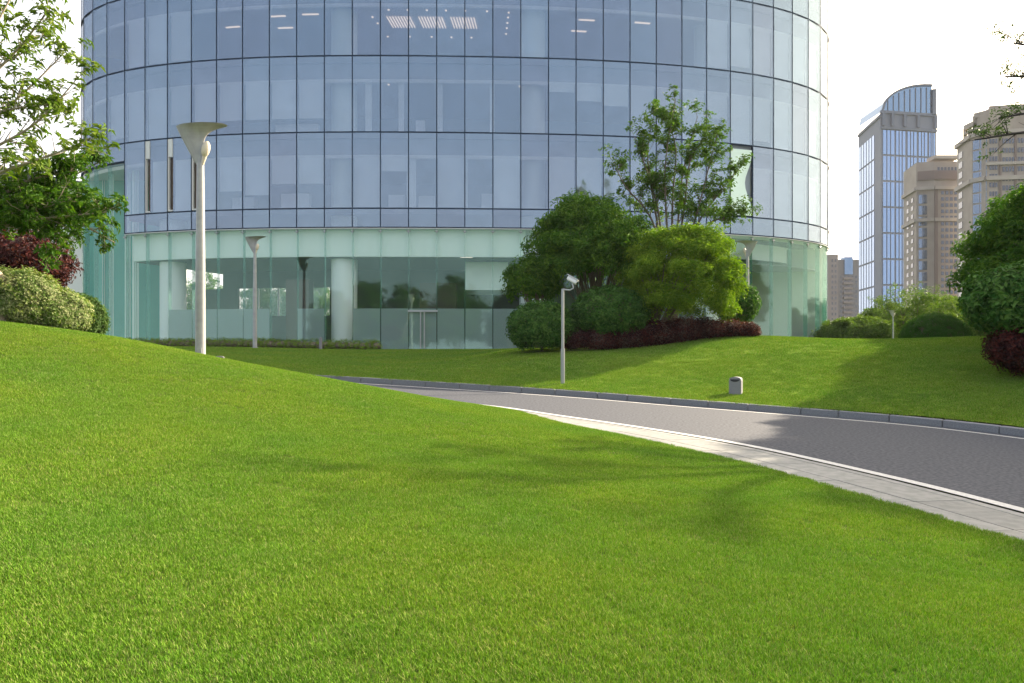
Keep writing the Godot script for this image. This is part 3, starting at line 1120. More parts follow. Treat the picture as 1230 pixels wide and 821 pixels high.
func towers() -> void:
	var g := -6.0
	# blue glass tower with a quarter-arch crown
	var z := 380.0
	var a := v2(1031.5, 415)       # left end of the side face
	var c := v2(1058, z)           # corner
	var d := v2(1125, z + 6)
	var e := d + Vector2(4, 36)
	var f := a * 1.05 + Vector2(3, 0)
	var t := thing("glass_skyscraper", "distant blue grey glass skyscraper with a curved arch crown", "skyscraper", P(c.x, g, c.y))
	var top := hh(136, z)
	var b := MB.new()
	poly_tower(b, [a, c, d, e, f], g, top)
	part(t, "wall", b, M.tower_frame)
	var bays := [[0.04, 0.24], [0.27, 0.435], [0.475, 0.64], [0.675, 0.83], [0.865, 0.97]]
	var rows := 11
	var hb := top - 8.5
	for i in bays.size():
		for j in rows:
			var y1 := hb - j * 13.2
			if y1 - 12.2 < g:
				continue
			var w := MB.new()
			slab_between(w, c.lerp(d, bays[i][0]), c.lerp(d, bays[i][1]), y1 - 12.2, y1, 0.25, 0.4)
			var win := part(t, "window", w, M.tower_window)
			var mu := MB.new()
			for q in [0.33, 0.66]:
				var pp := c.lerp(d, lerpf(bays[i][0], bays[i][1], q))
				var dd := (d - c).normalized() * 0.11
				slab_between(mu, pp - dd, pp + dd, y1 - 12.2, y1, 0.5, 0.3)
			part(win, "frame", mu, M.tower_frame)
	for i in 6:
		for j in 11:
			var y1 := hb - j * 13.2
			if y1 - 12.2 < g:
				continue
			var w := MB.new()
			slab_between(w, a.lerp(c, 0.05 + 0.122 * i), a.lerp(c, 0.05 + 0.122 * i + 0.085), y1 - 12.2, y1, 0.25, 0.4)
			part(t, "window", w, M.tower_window)
	var cr := MB.new()
	# open frame round the roof terrace
	slab_between(cr, c, d, top, top + 1.4, 0.6, 1.2)
	slab_between(cr, c, d, top - 8.0, top - 6.6, 0.7, 1.2)
	slab_between(cr, a, c, top - 2.0, top - 0.8, 0.6, 1.2)
	part(t, "parapet", cr, M.tower_metal)
	for q in [0.04, 0.2, 0.42, 0.66, 0.97]:
		var pst := MB.new()
		var pp := c.lerp(d, q)
		pst.box(P(pp.x, top - 3.2, pp.y - 0.9), Vector3(1.4, 6.4, 0.8))
		part(t, "parapet_post", pst, M.tower_metal)
	# crown: a quarter ellipse standing over the roof
	var base_h := top + 1.0
	var arch := []
	for i in 19:
		var an := 0.5 * PI * i / 18.0
		arch.append([sin(an), 1.0 - 0.0, cos(an)])
	var x0 := c.lerp(d, 0.03)
	var x1 := c.lerp(d, 0.92)
	var x2 := c.lerp(d, 0.975)
	var hi := hh(97.5, z)
	var body := MB.new()
	var skin := MB.new()
	var rim := MB.new()
	var deep := Vector3(0, 0, -26)
	var prev := Vector3.ZERO
	for i in 25:
		var u := i / 24.0
		var q := x0.lerp(x1, u)
		var hgt := base_h + (hi - base_h) * sqrt(maxf(0.0, 1.0 - pow(1.0 - u, 2.0)))
		var p := P(q.x, hgt, q.y)
		if i > 0:
			var lo0 := Vector3(prev.x, base_h + EYE - 1.0, prev.z)
			var lo1 := Vector3(p.x, base_h + EYE - 1.0, p.z)
			body.quad(lo0, lo1, p, prev)
			skin.quad(prev, p, p + deep, prev + deep)
			rim.box((prev + p) * 0.5 + Vector3(0, -0.2, 0.2), Vector3((p - prev).length() + 0.15, 1.0, 0.8), Basis(Vector3(0, 0, 1), atan2(p.y - prev.y, p.x - prev.x)))
		prev = p
	part(t, "crown_front", body, M.tower_crown)
	part(t, "crown_roof", skin, M.tower_crown)
	part(t, "crown_rim", rim, M.tower_metal)
	var cap := MB.new()
	cap.box(P((x1.x + x2.x) * 0.5, (base_h + hh(103, z)) * 0.5, x1.y + 8), Vector3(x2.x - x1.x, hh(103, z) - base_h, 18))
	part(t, "crown_core", cap, M.tower_metal)
	for q in range(1, 9):
		var pn := MB.new()
		var u := q / 9.0
		var hgt := base_h + (hi - base_h) * sqrt(1.0 - pow(1.0 - u, 2.0)) - 1.4
		var pp := x0.lerp(x1, u)
		pn.box(P(pp.x, (base_h + hgt) * 0.5, pp.y - 0.15), Vector3(0.3, hgt - base_h, 0.3))
		part(t, "crown_mullion", pn, M.tower_metal)
	for q in range(1, 5):
		var pn := MB.new()
		var y := base_h + (hi - base_h) * q / 5.5
		var u := 1.0 - sqrt(maxf(0.0, 1.0 - pow((y - base_h) / (hi - base_h), 2.0))) + 0.03
		var pa := x0.lerp(x1, u)
		pn.box(P((pa.x + x1.x) * 0.5, y, x1.y - 0.12), Vector3(x1.x - pa.x, 0.3, 0.3))
		part(t, "crown_mullion", pn, M.tower_metal)
	for q in [1117.0, 1124.0]:
		var an := MB.new()
		var pp := v2(q, z + 8)
		an.tube([P(pp.x, hi - 3, pp.y), P(pp.x, hi + 7, pp.y)], [0.15, 0.05], 5)
		part(t, "antenna", an, M.tower_metal)

	# brown stone apartment tower in front of it
	z = 300.0
	var s0 := v2(1085.5, 318)
	var s1 := v2(1101, 302)
	var s2 := v2(1122, z)
	var s3 := v2(1152, z)
	t = thing("apartment_tower", "brown stone apartment tower standing in front of the glass skyscraper", "apartment tower", P(s1.x, g, s1.y), "stone apartment towers")
	b = MB.new()
	poly_tower(b, [s0, s1, s2, s3, s3 + Vector2(0, 22), s0 * 1.06 + Vector2(2, 0)], g, hh(194, z))
	part(t, "wall", b, M.beige_stone)
	b = MB.new()
	poly_tower(b, [s0 + Vector2(0.6, -0.4), s1 + Vector2(0.4, -0.5), s2 + Vector2(0, -0.5), s3 + Vector2(0, -0.6), s3 + Vector2(0, 20), s0 * 1.05 + Vector2(2, 0)], hh(216, z), hh(205, z))
	part(t, "band", b, M.brown_stone)
	for py in [224.0, 262.0]:
		b = MB.new()
		slab_between(b, s0, s1, hh(py + 4, z), hh(py, z), 0.9, 1.4)
		slab_between(b, s1, s2, hh(py + 4, z), hh(py, z), 0.9, 1.4)
		slab_between(b, s2, s3, hh(py + 4, z), hh(py, z), 0.9, 1.4)
		part(t, "cornice", b, M.beige_trim)
	b = MB.new()
	slab_between(b, s2, s3, hh(191, z), hh(187, z), 0.8, 6.0)
	part(t, "cornice", b, M.beige_trim)
	face_windows(t, "window", s2 + Vector2(1.2, 0), s3 - Vector2(0.6, 0), hh(222, z), hh(194, z), 6, 1, 0.55, 0.5, M.house_window, 0.1)
	face_windows(t, "window", s2.lerp(s3, 0.26), s3 - Vector2(0.4, 0), hh(392, z), hh(228, z), 4, 22, 0.62, 0.56, M.house_window, 0.1)
	face_windows(t, "bay_window", s1.lerp(s2, 0.12), s1.lerp(s2, 0.62), hh(392, z), hh(232, z), 2, 12, 0.9, 0.8, M.bay_glass, 0.1)
	face_windows(t, "window", s0.lerp(s1, 0.2), s0.lerp(s1, 0.9), hh(392, z), hh(232, z), 2, 16, 0.4, 0.5, M.house_window, 0.1)
	b = MB.new()
	slab_between(b, s2.lerp(s3, 0.02), s2.lerp(s3, 0.15), hh(400, z), hh(226, z), 0.3, 0.4)
	part(t, "dark_strip", b, M.brown_stone)

	# beige tower at the right edge of the view
	z = 255.0
	var q0 := v2(1150, 272)
	var q1 := v2(1168, 258)
	var q2 := v2(1184, 254)
	var q3 := v2(1290, 250)
	t = thing("apartment_tower", "beige stone apartment tower with an open roof frame and blue bay windows", "apartment tower", P(q1.x, g, q1.y), "stone apartment towers")
	b = MB.new()
	poly_tower(b, [q0, q1, q2, q3, q3 + Vector2(0, 20), q0 * 1.07 + Vector2(2, 0)], g, hh(158, z))
	part(t, "wall", b, M.beige_stone)
	for py in [158.0, 213.0]:
		b = MB.new()
		for pr in [[q0, q1], [q1, q2], [q2, q3]]:
			slab_between(b, pr[0], pr[1], hh(py + 5, z), hh(py, z), 1.0, 1.6)
		part(t, "cornice", b, M.beige_trim)
	b = MB.new()
	slab_between(b, q2, q3, hh(200, z), hh(196.5, z), 0.8, 1.2)
	part(t, "cornice", b, M.beige_trim)
	# open frame on the roof
	var fr := [q0.lerp(q1, 0.55), q1 + Vector2(1.5, 1.0), q2 + Vector2(2, 1), q3]
	var tops := [150.0, 141.0, 132.0, 128.0]
	for i in 3:
		b = MB.new()
		slab_between(b, fr[i], fr[i + 1], hh(tops[i + 1] + 6, z), hh(tops[i + 1], z), 0.6, 1.2)
		slab_between(b, fr[i], fr[i + 1], hh(153, z), hh(150, z), 0.6, 1.0)
		part(t, "roof_beam", b, M.beige_stone)
		var n := [2, 3, 14][i] as int
		for k in n + 1:
			var pp: Vector2 = fr[i].lerp(fr[i + 1], float(k) / n)
			var po := MB.new()
			po.box(P(pp.x, (hh(158, z) + hh(tops[i + 1] + 3, z)) * 0.5, pp.y), Vector3(0.9, hh(tops[i + 1] + 3, z) - hh(158, z), 0.9))
			part(t, "roof_post", po, M.beige_stone)
	b = MB.new()
	b.box(P(q3.x - 16, (hh(158, z) + hh(134, z)) * 0.5, q3.y + 6), Vector3(22, hh(134, z) - hh(158, z), 8))
	part(t, "penthouse", b, M.beige_stone)
	face_windows(t, "bay_window", q1.lerp(q2, 0.08), q2 + Vector2(0.6, -0.1), hh(400, z), hh(166, z), 2, 18, 0.92, 0.86, M.bay_glass, 0.2)
	face_windows(t, "window", q2.lerp(q3, 0.04), q2.lerp(q3, 0.14), hh(396, z), hh(166, z), 3, 22, 0.66, 0.52, M.house_window, 0.1)
	face_windows(t, "window", q2.lerp(q3, 0.19), q2.lerp(q3, 0.44), hh(300, z), hh(166, z), 7, 12, 0.66, 0.52, M.house_window, 0.1)
	face_windows(t, "window", q0.lerp(q1, 0.1), q0.lerp(q1, 0.45), hh(396, z), hh(168, z), 1, 18, 0.7, 0.6, M.house_window, 0.1)
	for e2 in [0.155, 0.33, 0.46]:
		b = MB.new()
		slab_between(b, q2.lerp(q3, e2), q2.lerp(q3, e2 + 0.025), g, hh(160, z), 0.35, 0.5)
		part(t, "dark_strip", b, M.brown_stone)

	# low blocks far off between the towers and the office building
	z = 480.0
	t = thing("far_apartment_block", "small plain tan apartment block far off beside the office building", "apartment block", P(v2(1002, z).x, g, z))
	wall_box(t, "wall", v2(990, z).x, v2(1007, z).x, g, hh(306, z), z, z + 15, M.far_block)
	face_windows(t, "window", v2(998, z), v2(1006, z), hh(400, z), hh(310, z), 2, 14, 0.4, 0.5, M.house_window, 0.1)
	z = 500.0
	t = thing("far_apartment_block", "far off grey brown apartment block with balconies and a green tinted top", "apartment block", P(v2(1018, z).x, g, z))
	wall_box(t, "wall", v2(1006, z).x, v2(1034, z).x, g, hh(312, z), z, z + 15, M.far_block_dark)
	wall_box(t, "stair_tower", v2(1014, z).x, v2(1024, z).x, hh(330, z), hh(309, z), z - 1, z + 5, M.tower_crown)
	face_windows(t, "window", v2(1008, z), v2(1031, z), hh(400, z), hh(330, z), 5, 12, 0.45, 0.5, M.house_window, 0.1)
	for j in 12:
		b = MB.new()
		slab_between(b, v2(1013, z), v2(1024, z), hh(336 + j * 5.8, z), hh(333.5 + j * 5.8, z), 1.2, 1.4)
		part(t, "balcony", b, M.far_block)

func pavilion() -> void:
	var t := thing("white_building", "plain white walled building with a dark roof edge behind leafy branches", "building", P(-36, 0, 62))
	var b := MB.new()
	b.box(P(-50, 6.5, 64), Vector3(41, 15.0, 8))
	part(t, "wall", b, M.white_wall)
	b = MB.new()
	var z := 59.0
	b.quad(at(-120, 178, z), at(100, 219, z), at(100, 226, z), at(-120, 196, z))
	var back := Vector3(0, 0.4, -9)
	b.quad(at(-120, 178, z) + back, at(-120, 178, z), at(-120, 196, z), at(-120, 196, z) + back)
	b.quad(at(-120, 178, z), at(-120, 178, z) + back, at(100, 219, z) + back, at(100, 219, z))
	b.quad(at(-120, 196, z) + back, at(-120, 196, z), at(100, 226, z), at(100, 226, z) + back)
	b.quad(at(100, 219, z), at(100, 219, z) + back, at(100, 226, z) + back, at(100, 226, z))
	part(t, "roof_edge", b, M.roof_dark)

# ---------------------------------------------------------------- ground
var kerb_line := []    # back edge of the far kerb, towards growing Z
var near_line := []    # road edge of the paving
var lawn_line := []    # lawn edge of the paving
var near_g := Grid.new()
var far_g := Grid.new()

func lines() -> void:
	var k := [Vector2(12.6, -9), Vector2(12.6, -2), Vector2(12.4, 5), Vector2(11.5, 10)]
	for p in [[1230, 515.2], [1136, 504.6], [1068, 498.4], [1007, 493.7], [950, 489.4], [899, 485.5], [850, 482], [805, 478.7], [763, 475.2], [720, 471.8], [681, 469], [640, 466.2], [600, 463.6], [560, 461.2], [521, 458.8], [480, 456.4], [441, 454.1], [411, 452.3]]:
		k.append(road_hit(p[0], p[1], 0.15))
	k.append(Vector2(-8.5, 22.75)); k.append(Vector2(-14, 23.1)); k.append(Vector2(-45, 24.2))
	kerb_line = smoothed(spline(k, 0.25), 12)
	var a := [Vector2(6.0, -9), Vector2(5.95, -2), Vector2(5.7, 3)]
	for p in [[1230, 617.5], [1112, 586], [1005, 561], [897, 536.5], [800, 519.9], [718, 507.3], [646, 497.3], [590, 488.5]]:
		a.append(road_hit(p[0], p[1]))
	a.append(Vector2(-3.2, 17.4)); a.append(Vector2(-6.5, 18.0)); a.append(Vector2(-14, 18.5)); a.append(Vector2(-45, 19.6))
	near_line = smoothed(spline(a, 0.25), 12)
	var c := [Vector2(4.7, -9), Vector2(4.7, -2), Vector2(4.5, 3)]
	for p in [[1219, 654], [1112, 622.5], [1005, 591], [897, 560], [800, 536.7], [718, 519.9], [646, 504.5], [590, 490.5]]:
		c.append(road_hit(p[0], p[1]))
	c.append(Vector2(-3.6, 16.2)); c.append(Vector2(-7, 16.75)); c.append(Vector2(-14, 17.2)); c.append(Vector2(-45, 18.3))
	lawn_line = smoothed(spline(c, 0.25), 12)

func near_h(x: float, z: float) -> float:
	return near_g.h(x, z)

func far_h(x: float, z: float) -> float:
	return far_g.h(x, z)

func terrain() -> void:
	lines()
	# near lawn: a mound that climbs to the left
	var p := []
	for i in range(0, lawn_line.size(), 9):
		var q: Vector2 = lawn_line[i]
		if q.x > -15:
			p.append(Vector3(q.x, q.y, road_h(q.x, q.y) + 0.035))
	for e in [[0, 385, 13.5], [60, 395, 14.0], [120, 405.5, 14.4], [180, 416, 14.8], [240, 430, 15.0], [300, 441, 15.1], [370, 452, 15.2], [440, 462, 15.3], [500, 472.5, 15.2]]:
		var w := at(e[0], e[1], e[2])
		p.append(Vector3(w.x, -w.z, w.y - EYE - (0.1 if e[0] > 200 else 0.04)))
	for e in [[-11.5, 17.0, 0.45], [-14, 13.5, 0.95], [-16, 8, 0.7], [-13, 3, -0.1], [-5.5, 6.5, -0.62], [-3.5, 10.0, -0.62], [-7.0, 10.0, -0.05], [0.0, 2.75, -1.25], [-2.0, 2.7, -1.17], [2.1, 3.0, -1.36], [-1.5, 6.0, -1.12], [1.5, 6.5, -1.3], [0.2, 10.0, -1.13], [-5, 1.5, -1.0], [0, -4, -1.35], [-6, -5, -1.2], [-18, -6, -0.6], [-24, 8, 0.8], [-24, 16, 0.7], [-40, 10, 1.0]]:
		p.append(Vector3(e[0], e[1], e[2]))
	var pl := Plate.new()
	pl.fit(p, 0.01)
	near_g.fill(pl.h, -46, 7, -9.5, 20, 0.4)
	var b := MB.new()
	lawn_mesh(b, lawn_line, -45.0, true, near_g)
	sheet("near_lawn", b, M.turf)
	# far lawn: climbs from the kerb to the lobby and to a rise at the right
	p = []
	for i in range(0, kerb_line.size(), 9):
		var q: Vector2 = kerb_line[i]
		if q.y > 4 and q.x > -22:
			p.append(Vector3(q.x, q.y, road_h(q.x, q.y) + 0.15))
	for e in [[430, 420, 40.6], [520, 420, 40.4], [610, 420, 40.6], [306, 418.5, 37.2], [200, 417.5, 40.5], [700, 419, 41], [615, 420.5, 30], [740, 417.5, 30], [800, 412, 29.5], [850, 405.5, 29], [910, 404, 29], [960, 406, 28.5], [1000, 408.5, 28], [1050, 409, 27.5], [1100, 408, 27], [1150, 406, 26.5], [1190, 405, 26], [1230, 440, 19.5], [1230, 478, 16.5], [884, 473.5, 19.3], [676, 461, 21.2], [500, 436, 30], [350, 432, 28]]:
		var w := at(e[0], e[1], e[2])
		p.append(Vector3(w.x, -w.z, w.y - EYE))
	for e in [[-18, 28, 0.2], [-28, 30, 0.4], [-28, 42, 0.4], [-28, 60, 0.4], [0, 52, 0.2], [12, 38, 0.3], [20, 38, 0.15], [20, 32, 0.4], [30, 30, 0.2], [18, 21, 0.2], [18, 14, -0.5], [26, 16, 0.0], [17, 6, -0.9], [30, 6, -0.5], [35, 45, -0.3], [20, 60, -0.6], [45, 60, -1.0], [45, 30, -0.2]]:
		p.append(Vector3(e[0], e[1], e[2]))
	pl = Plate.new()
	pl.fit(p, 0.01)
	far_g.fill(pl.h, -46, 46, 3, 62, 0.7)
	b = MB.new()
	lawn_mesh(b, offset_line(kerb_line, 0.14), 45.0, false, far_g)
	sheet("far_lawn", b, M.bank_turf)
	# ground far around
	b = MB.new()
	b.quad(P(-2500, -2.4, -800), P(2500, -2.4, -800), P(2500, -2.4, 4000), P(-2500, -2.4, 4000))
	sheet("ground", b, M.turf)

func lawn_mesh(b: MB, line: Array, other: float, left: bool, g: Grid) -> void:
	var rows := []
	for q in line:
		if q.y < (-8.9 if left else 3.0):
			continue
		rows.append([q.x, q.y])
	if not left:
		var z := 24.6
		while z < 62.0:
			rows.append([-45.0, z])
			z += 0.8
	var n := 150
	var prev := []
	for r in rows:
		var row := []
		for i in n + 1:
			var t := pow(float(i) / n, 1.7)
			var x: float = lerpf(r[0], other, t)
			row.append(Vector3(x, r[1], g.h(x, r[1])))
		if prev.size():
			for i in n:
				var q := [prev[i], prev[i + 1], row[i + 1], row[i]]
				var w := []
				var nn := []
				for v in q:
					w.append(P(v.x, v.z, v.y))
					nn.append(g.normal(v.x, v.y))
				if left:
					b.quad_n(w[1], w[0], w[3], w[2], nn[1], nn[0], nn[3], nn[2])
				else:
					b.quad_n(w[0], w[1], w[2], w[3], nn[0], nn[1], nn[2], nn[3])
		prev = row

func road() -> void:
	var b := MB.new()
	# asphalt between paving and kerb
	b = MB.new()
	var n := 160
	var l := resample(offset_line(near_line, 0.05), n)
	var r := resample(offset_line(kerb_line, 0.14), n)
	strip(b, l, r, 0.0)
	var rd := sheet("road", b, M.asphalt)
	b = MB.new()
	strip(b, resample(offset_line(near_line, 0.055), n), resample(offset_line(near_line, 0.22), n), 0.004)
	part(rd, "edge_line", b, M.paint)
	b = MB.new()
	var kl := []
	for q in kerb_line:
		if q.y > 6.0:
			kl.append(q)
	strip(b, resample(offset_line(kl, -0.5), n), resample(offset_line(kl, -0.37), n), 0.005)
	part(rd, "edge_line", b, M.paint)
	b = MB.new()
	strip(b, resample(offset_line(near_line, -0.05), n), resample(offset_line(near_line, 0.1), n), -0.05)
	part(rd, "drain_slot", b, M.slot)
	# kerb stones
	var t := structure("kerb")
	var run := 0.0
	var marks := [kerb_line[0]]
	for i in range(1, kerb_line.size()):
		run += (kerb_line[i] - kerb_line[i - 1]).length()
		if run >= 1.0:
			run -= 1.0
			marks.append(kerb_line[i])
	for i in marks.size() - 1:
		var a: Vector2 = marks[i]
		var c: Vector2 = marks[i + 1]
		if a.x < -16 or a.y < 2:
			continue
		var d := (c - a).normalized()
		var s := Vector2(d.y, -d.x)
		var m := (a + c) * 0.5 + s * 0.075
		var e0 := P(a.x, road_h(a.x, a.y), a.y)
		var e1 := P(c.x, road_h(c.x, c.y), c.y)
		var x := (e1 - e0).normalized()
		var z := x.cross(Vector3.UP).normalized()
		var k := MB.new()
		k.cbox(P(m.x, road_h(m.x, m.y) - 0.005, m.y), Vector3((e1 - e0).length() - 0.012, 0.31, 0.15), 0.014, Basis(x, z.cross(x), z))
		part(t, "kerb_stone", k, M.kerb_stone)
	# paving slabs beside the near lawn, two rows
	var pv := structure("pavement")
	var pb := MB.new()
	strip(pb, resample(lawn_wide(), n), resample(offset_line(near_line, 0.02), n), -0.03)
	part(pv, "bedding", pb, M.slot)
	var cut := 64
	var ll := resample(lawn_wide(), cut)
	var rr := resample(near_line, cut)
	for i in cut - 1:
		var mid: Vector2 = (ll[i] + rr[i + 1]) * 0.5
		if mid.x < -13 or mid.y < -1:
			continue
		for j in 3:
			var u0: float = [0.01, 0.46, 0.895][j]
			var u1: float = [0.45, 0.885, 0.995][j]
			var g := 0.006
			var q := [ll[i].lerp(rr[i], u0), ll[i].lerp(rr[i], u1), ll[i + 1].lerp(rr[i + 1], u1), ll[i + 1].lerp(rr[i + 1], u0)]
			var cc: Vector2 = (q[0] + q[1] + q[2] + q[3]) * 0.25
			var up := rng.randf_range(0.0, 0.003)
			var top := []
			var bot := []
			for w in q:
				var e: Vector2 = w + (cc - w).normalized() * g
				top.append(on_road(e, up))
				bot.append(on_road(e, -0.04))
			var sb := MB.new()
			sb.quad(top[0], top[1], top[2], top[3])
			for s in 4:
				sb.quad(bot[s], bot[(s + 1) % 4], top[(s + 1) % 4], top[s])
			part(pv, "paving_slab", sb, M["slab%d" % (rng.randi() % 4 if j < 2 else 3)])

func lawn_wide() -> Array:
	return offset_line(lawn_line, -0.12)

func resample(line: Array, n: int) -> Array:
	var d := [0.0]
	for i in range(1, line.size()):
		d.append(d[-1] + (line[i] - line[i - 1]).length())
	var out := []
	var j := 0
	for k in n + 1:
		var s: float = d[-1] * k / n
		while j < line.size() - 2 and d[j + 1] < s:
			j += 1
		var t := clampf((s - d[j]) / maxf(d[j + 1] - d[j], 1e-6), 0.0, 1.0)
		out.append(line[j].lerp(line[j + 1], t))
	return out

# ---------------------------------------------------------------- grass
func tuft(blades: int, rad: float, tall: float, wide: float) -> ArrayMesh:
	var b := MB.new()
	for k in blades:
		var an := rng.randf() * TAU
		var r := rad * sqrt(rng.randf())
		var o := Vector3(cos(an) * r, -0.008, sin(an) * r)
		var l := tall * rng.randf_range(0.55, 1.25)
		var ta := rng.randf() * TAU
		var lean := Vector3(cos(ta), 0, sin(ta)) * l * rng.randf_range(0.15, 0.8)
		var s := Vector3(-sin(ta + rng.randf_range(-0.7, 0.7)), 0, cos(ta)).normalized() * wide * rng.randf_range(0.7, 1.2) * 0.5
		var c := Color(0.128, 0.235, 0.025)
		var q := rng.randf()
		if q < 0.2:
			c = Color(0.28, 0.3, 0.1)
		elif q < 0.45:
			c = Color(0.168, 0.285, 0.034)
		elif q < 0.65:
			c = Color(0.08, 0.185, 0.018)
		var v := rng.randf_range(0.72, 1.28)
		b.col = Color(c.r * v, c.g * v, c.b * v)
		var m := o + Vector3(0, l * 0.6, 0) + lean * 0.4
		var tip := o + Vector3(0, l * 0.92, 0) + lean
		b.tri(o - s, o + s, m + s * 0.8)
		b.tri(o - s, m + s * 0.8, m - s * 0.8)
		b.tri(m - s * 0.8, m + s * 0.8, tip)
	return b.mesh()

func grass_field(called: String, label: String, tufts: Array, spots: Array) -> void:
	var t := thing(called, label, "grass")
	t.set_meta("kind", "stuff")
	var sets := []
	for m in tufts:
		sets.append(PackedFloat32Array())
	for s in spots:
		var k := rng.randi() % tufts.size()
		var n: Vector3 = s[1]
		var an := rng.randf() * TAU
		var x := Vector3(cos(an), 0, sin(an))
		var z := x.cross(n).normalized()
		x = n.cross(z)
		var sc: float = s[2]
		var o: Vector3 = s[0]
		var c: Color = s[3]
		var buf: PackedFloat32Array = sets[k]
		buf.append_array(PackedFloat32Array([x.x * sc, n.x * sc, z.x * sc, o.x, x.y * sc, n.y * sc, z.y * sc, o.y, x.z * sc, n.z * sc, z.z * sc, o.z, c.r, c.g, c.b, 1.0]))
		sets[k] = buf
	for k in tufts.size():
		var mm := MultiMesh.new()
		mm.transform_format = MultiMesh.TRANSFORM_3D
		mm.use_colors = true
		mm.mesh = tufts[k]
		mm.instance_count = sets[k].size() / 16
		mm.buffer = sets[k]
		var o := MultiMeshInstance3D.new()
		o.multimesh = mm
		o.material_override = M.grass
		o.name = "blades"
		o.set_meta("kind", "stuff")
		t.add_child(o, true)

func patch_tint(f: FastNoiseLite, f2: FastNoiseLite, x: float, z: float) -> Color:
	var a := f.get_noise_2d(x, z)
	var b := f2.get_noise_2d(x, z)
	var v := 1.0 + 0.13 * b + 0.1 * a + rng.randf_range(-0.05, 0.05)
	return Color(v * (1.0 + 0.18 * a), v, v * (1.0 - 0.1 * a))

func grass() -> void:
	var f := FastNoiseLite.new()
	f.seed = 4
	f.frequency = 0.35
	var f2 := FastNoiseLite.new()
	f2.seed = 9
	f2.frequency = 2.6
	var near_t := []
	for k in 7:
		near_t.append(tuft(90, 0.085, 0.029, 0.0028))
	var spots := []
	for zone in [[2.2, 5.0, 480.0, 1.0], [5.0, 9.0, 320.0, 1.08], [9.0, 17.5, 190.0, 1.2]]:
		var xa := -0.76 * float(zone[1]) - 0.6
		var xb := minf(5.5, 0.76 * float(zone[1]))
		var area: float = (xb - xa) * (float(zone[1]) - float(zone[0]))
		for i in int(area * float(zone[2])):
			var x := rng.randf_range(xa, xb)
			var z := rng.randf_range(zone[0], zone[1])
			if absf(x) > 0.74 * z + 0.5 or x > x_at(lawn_line, z) + 0.03:
				continue
			spots.append([P(x, near_h(x, z), z), near_g.normal(x, z), float(zone[3]) * rng.randf_range(0.9, 1.1), patch_tint(f, f2, x, z)])
	grass_field("near_grass", "short bright green mown grass covering the near mound", near_t, spots)
	print("near tufts ", spots.size())
	var far_t := []
	for k in 5:
		far_t.append(tuft(44, 0.16, 0.04, 0.006))
	spots = []
	for zone in [[10.0, 24.0, 120.0, 1.0], [24.0, 42.0, 55.0, 1.25]]:
		var xa := -0.5 * float(zone[1])
		var xb := 0.72 * float(zone[1])
		var area: float = (xb - xa) * (float(zone[1]) - float(zone[0]))
		for i in int(area * float(zone[2])):
			var x := rng.randf_range(xa, xb)
			var z := rng.randf_range(zone[0], zone[1])
			if absf(x) > 0.71 * z + 0.5 or x < x_at(kerb_line, z) + 0.17:
				continue
			if z > 40.5 and x > -24 and x < 19:
				continue
			spots.append([P(x, far_h(x, z), z), far_g.normal(x, z), float(zone[3]) * rng.randf_range(0.9, 1.1), patch_tint(f, f2, x * 0.7, z * 0.7)])
	grass_field("far_grass", "green mown grass on the bank between the driveway and the building", far_t, spots)
	print("far tufts ", spots.size())

# ---------------------------------------------------------------- planting
func far_ground(x: float, z: float) -> Vector3:
	return P(x, far_h(x, z), z)

func near_ground(x: float, z: float) -> Vector3:
	return P(x, near_h(x, z), z)

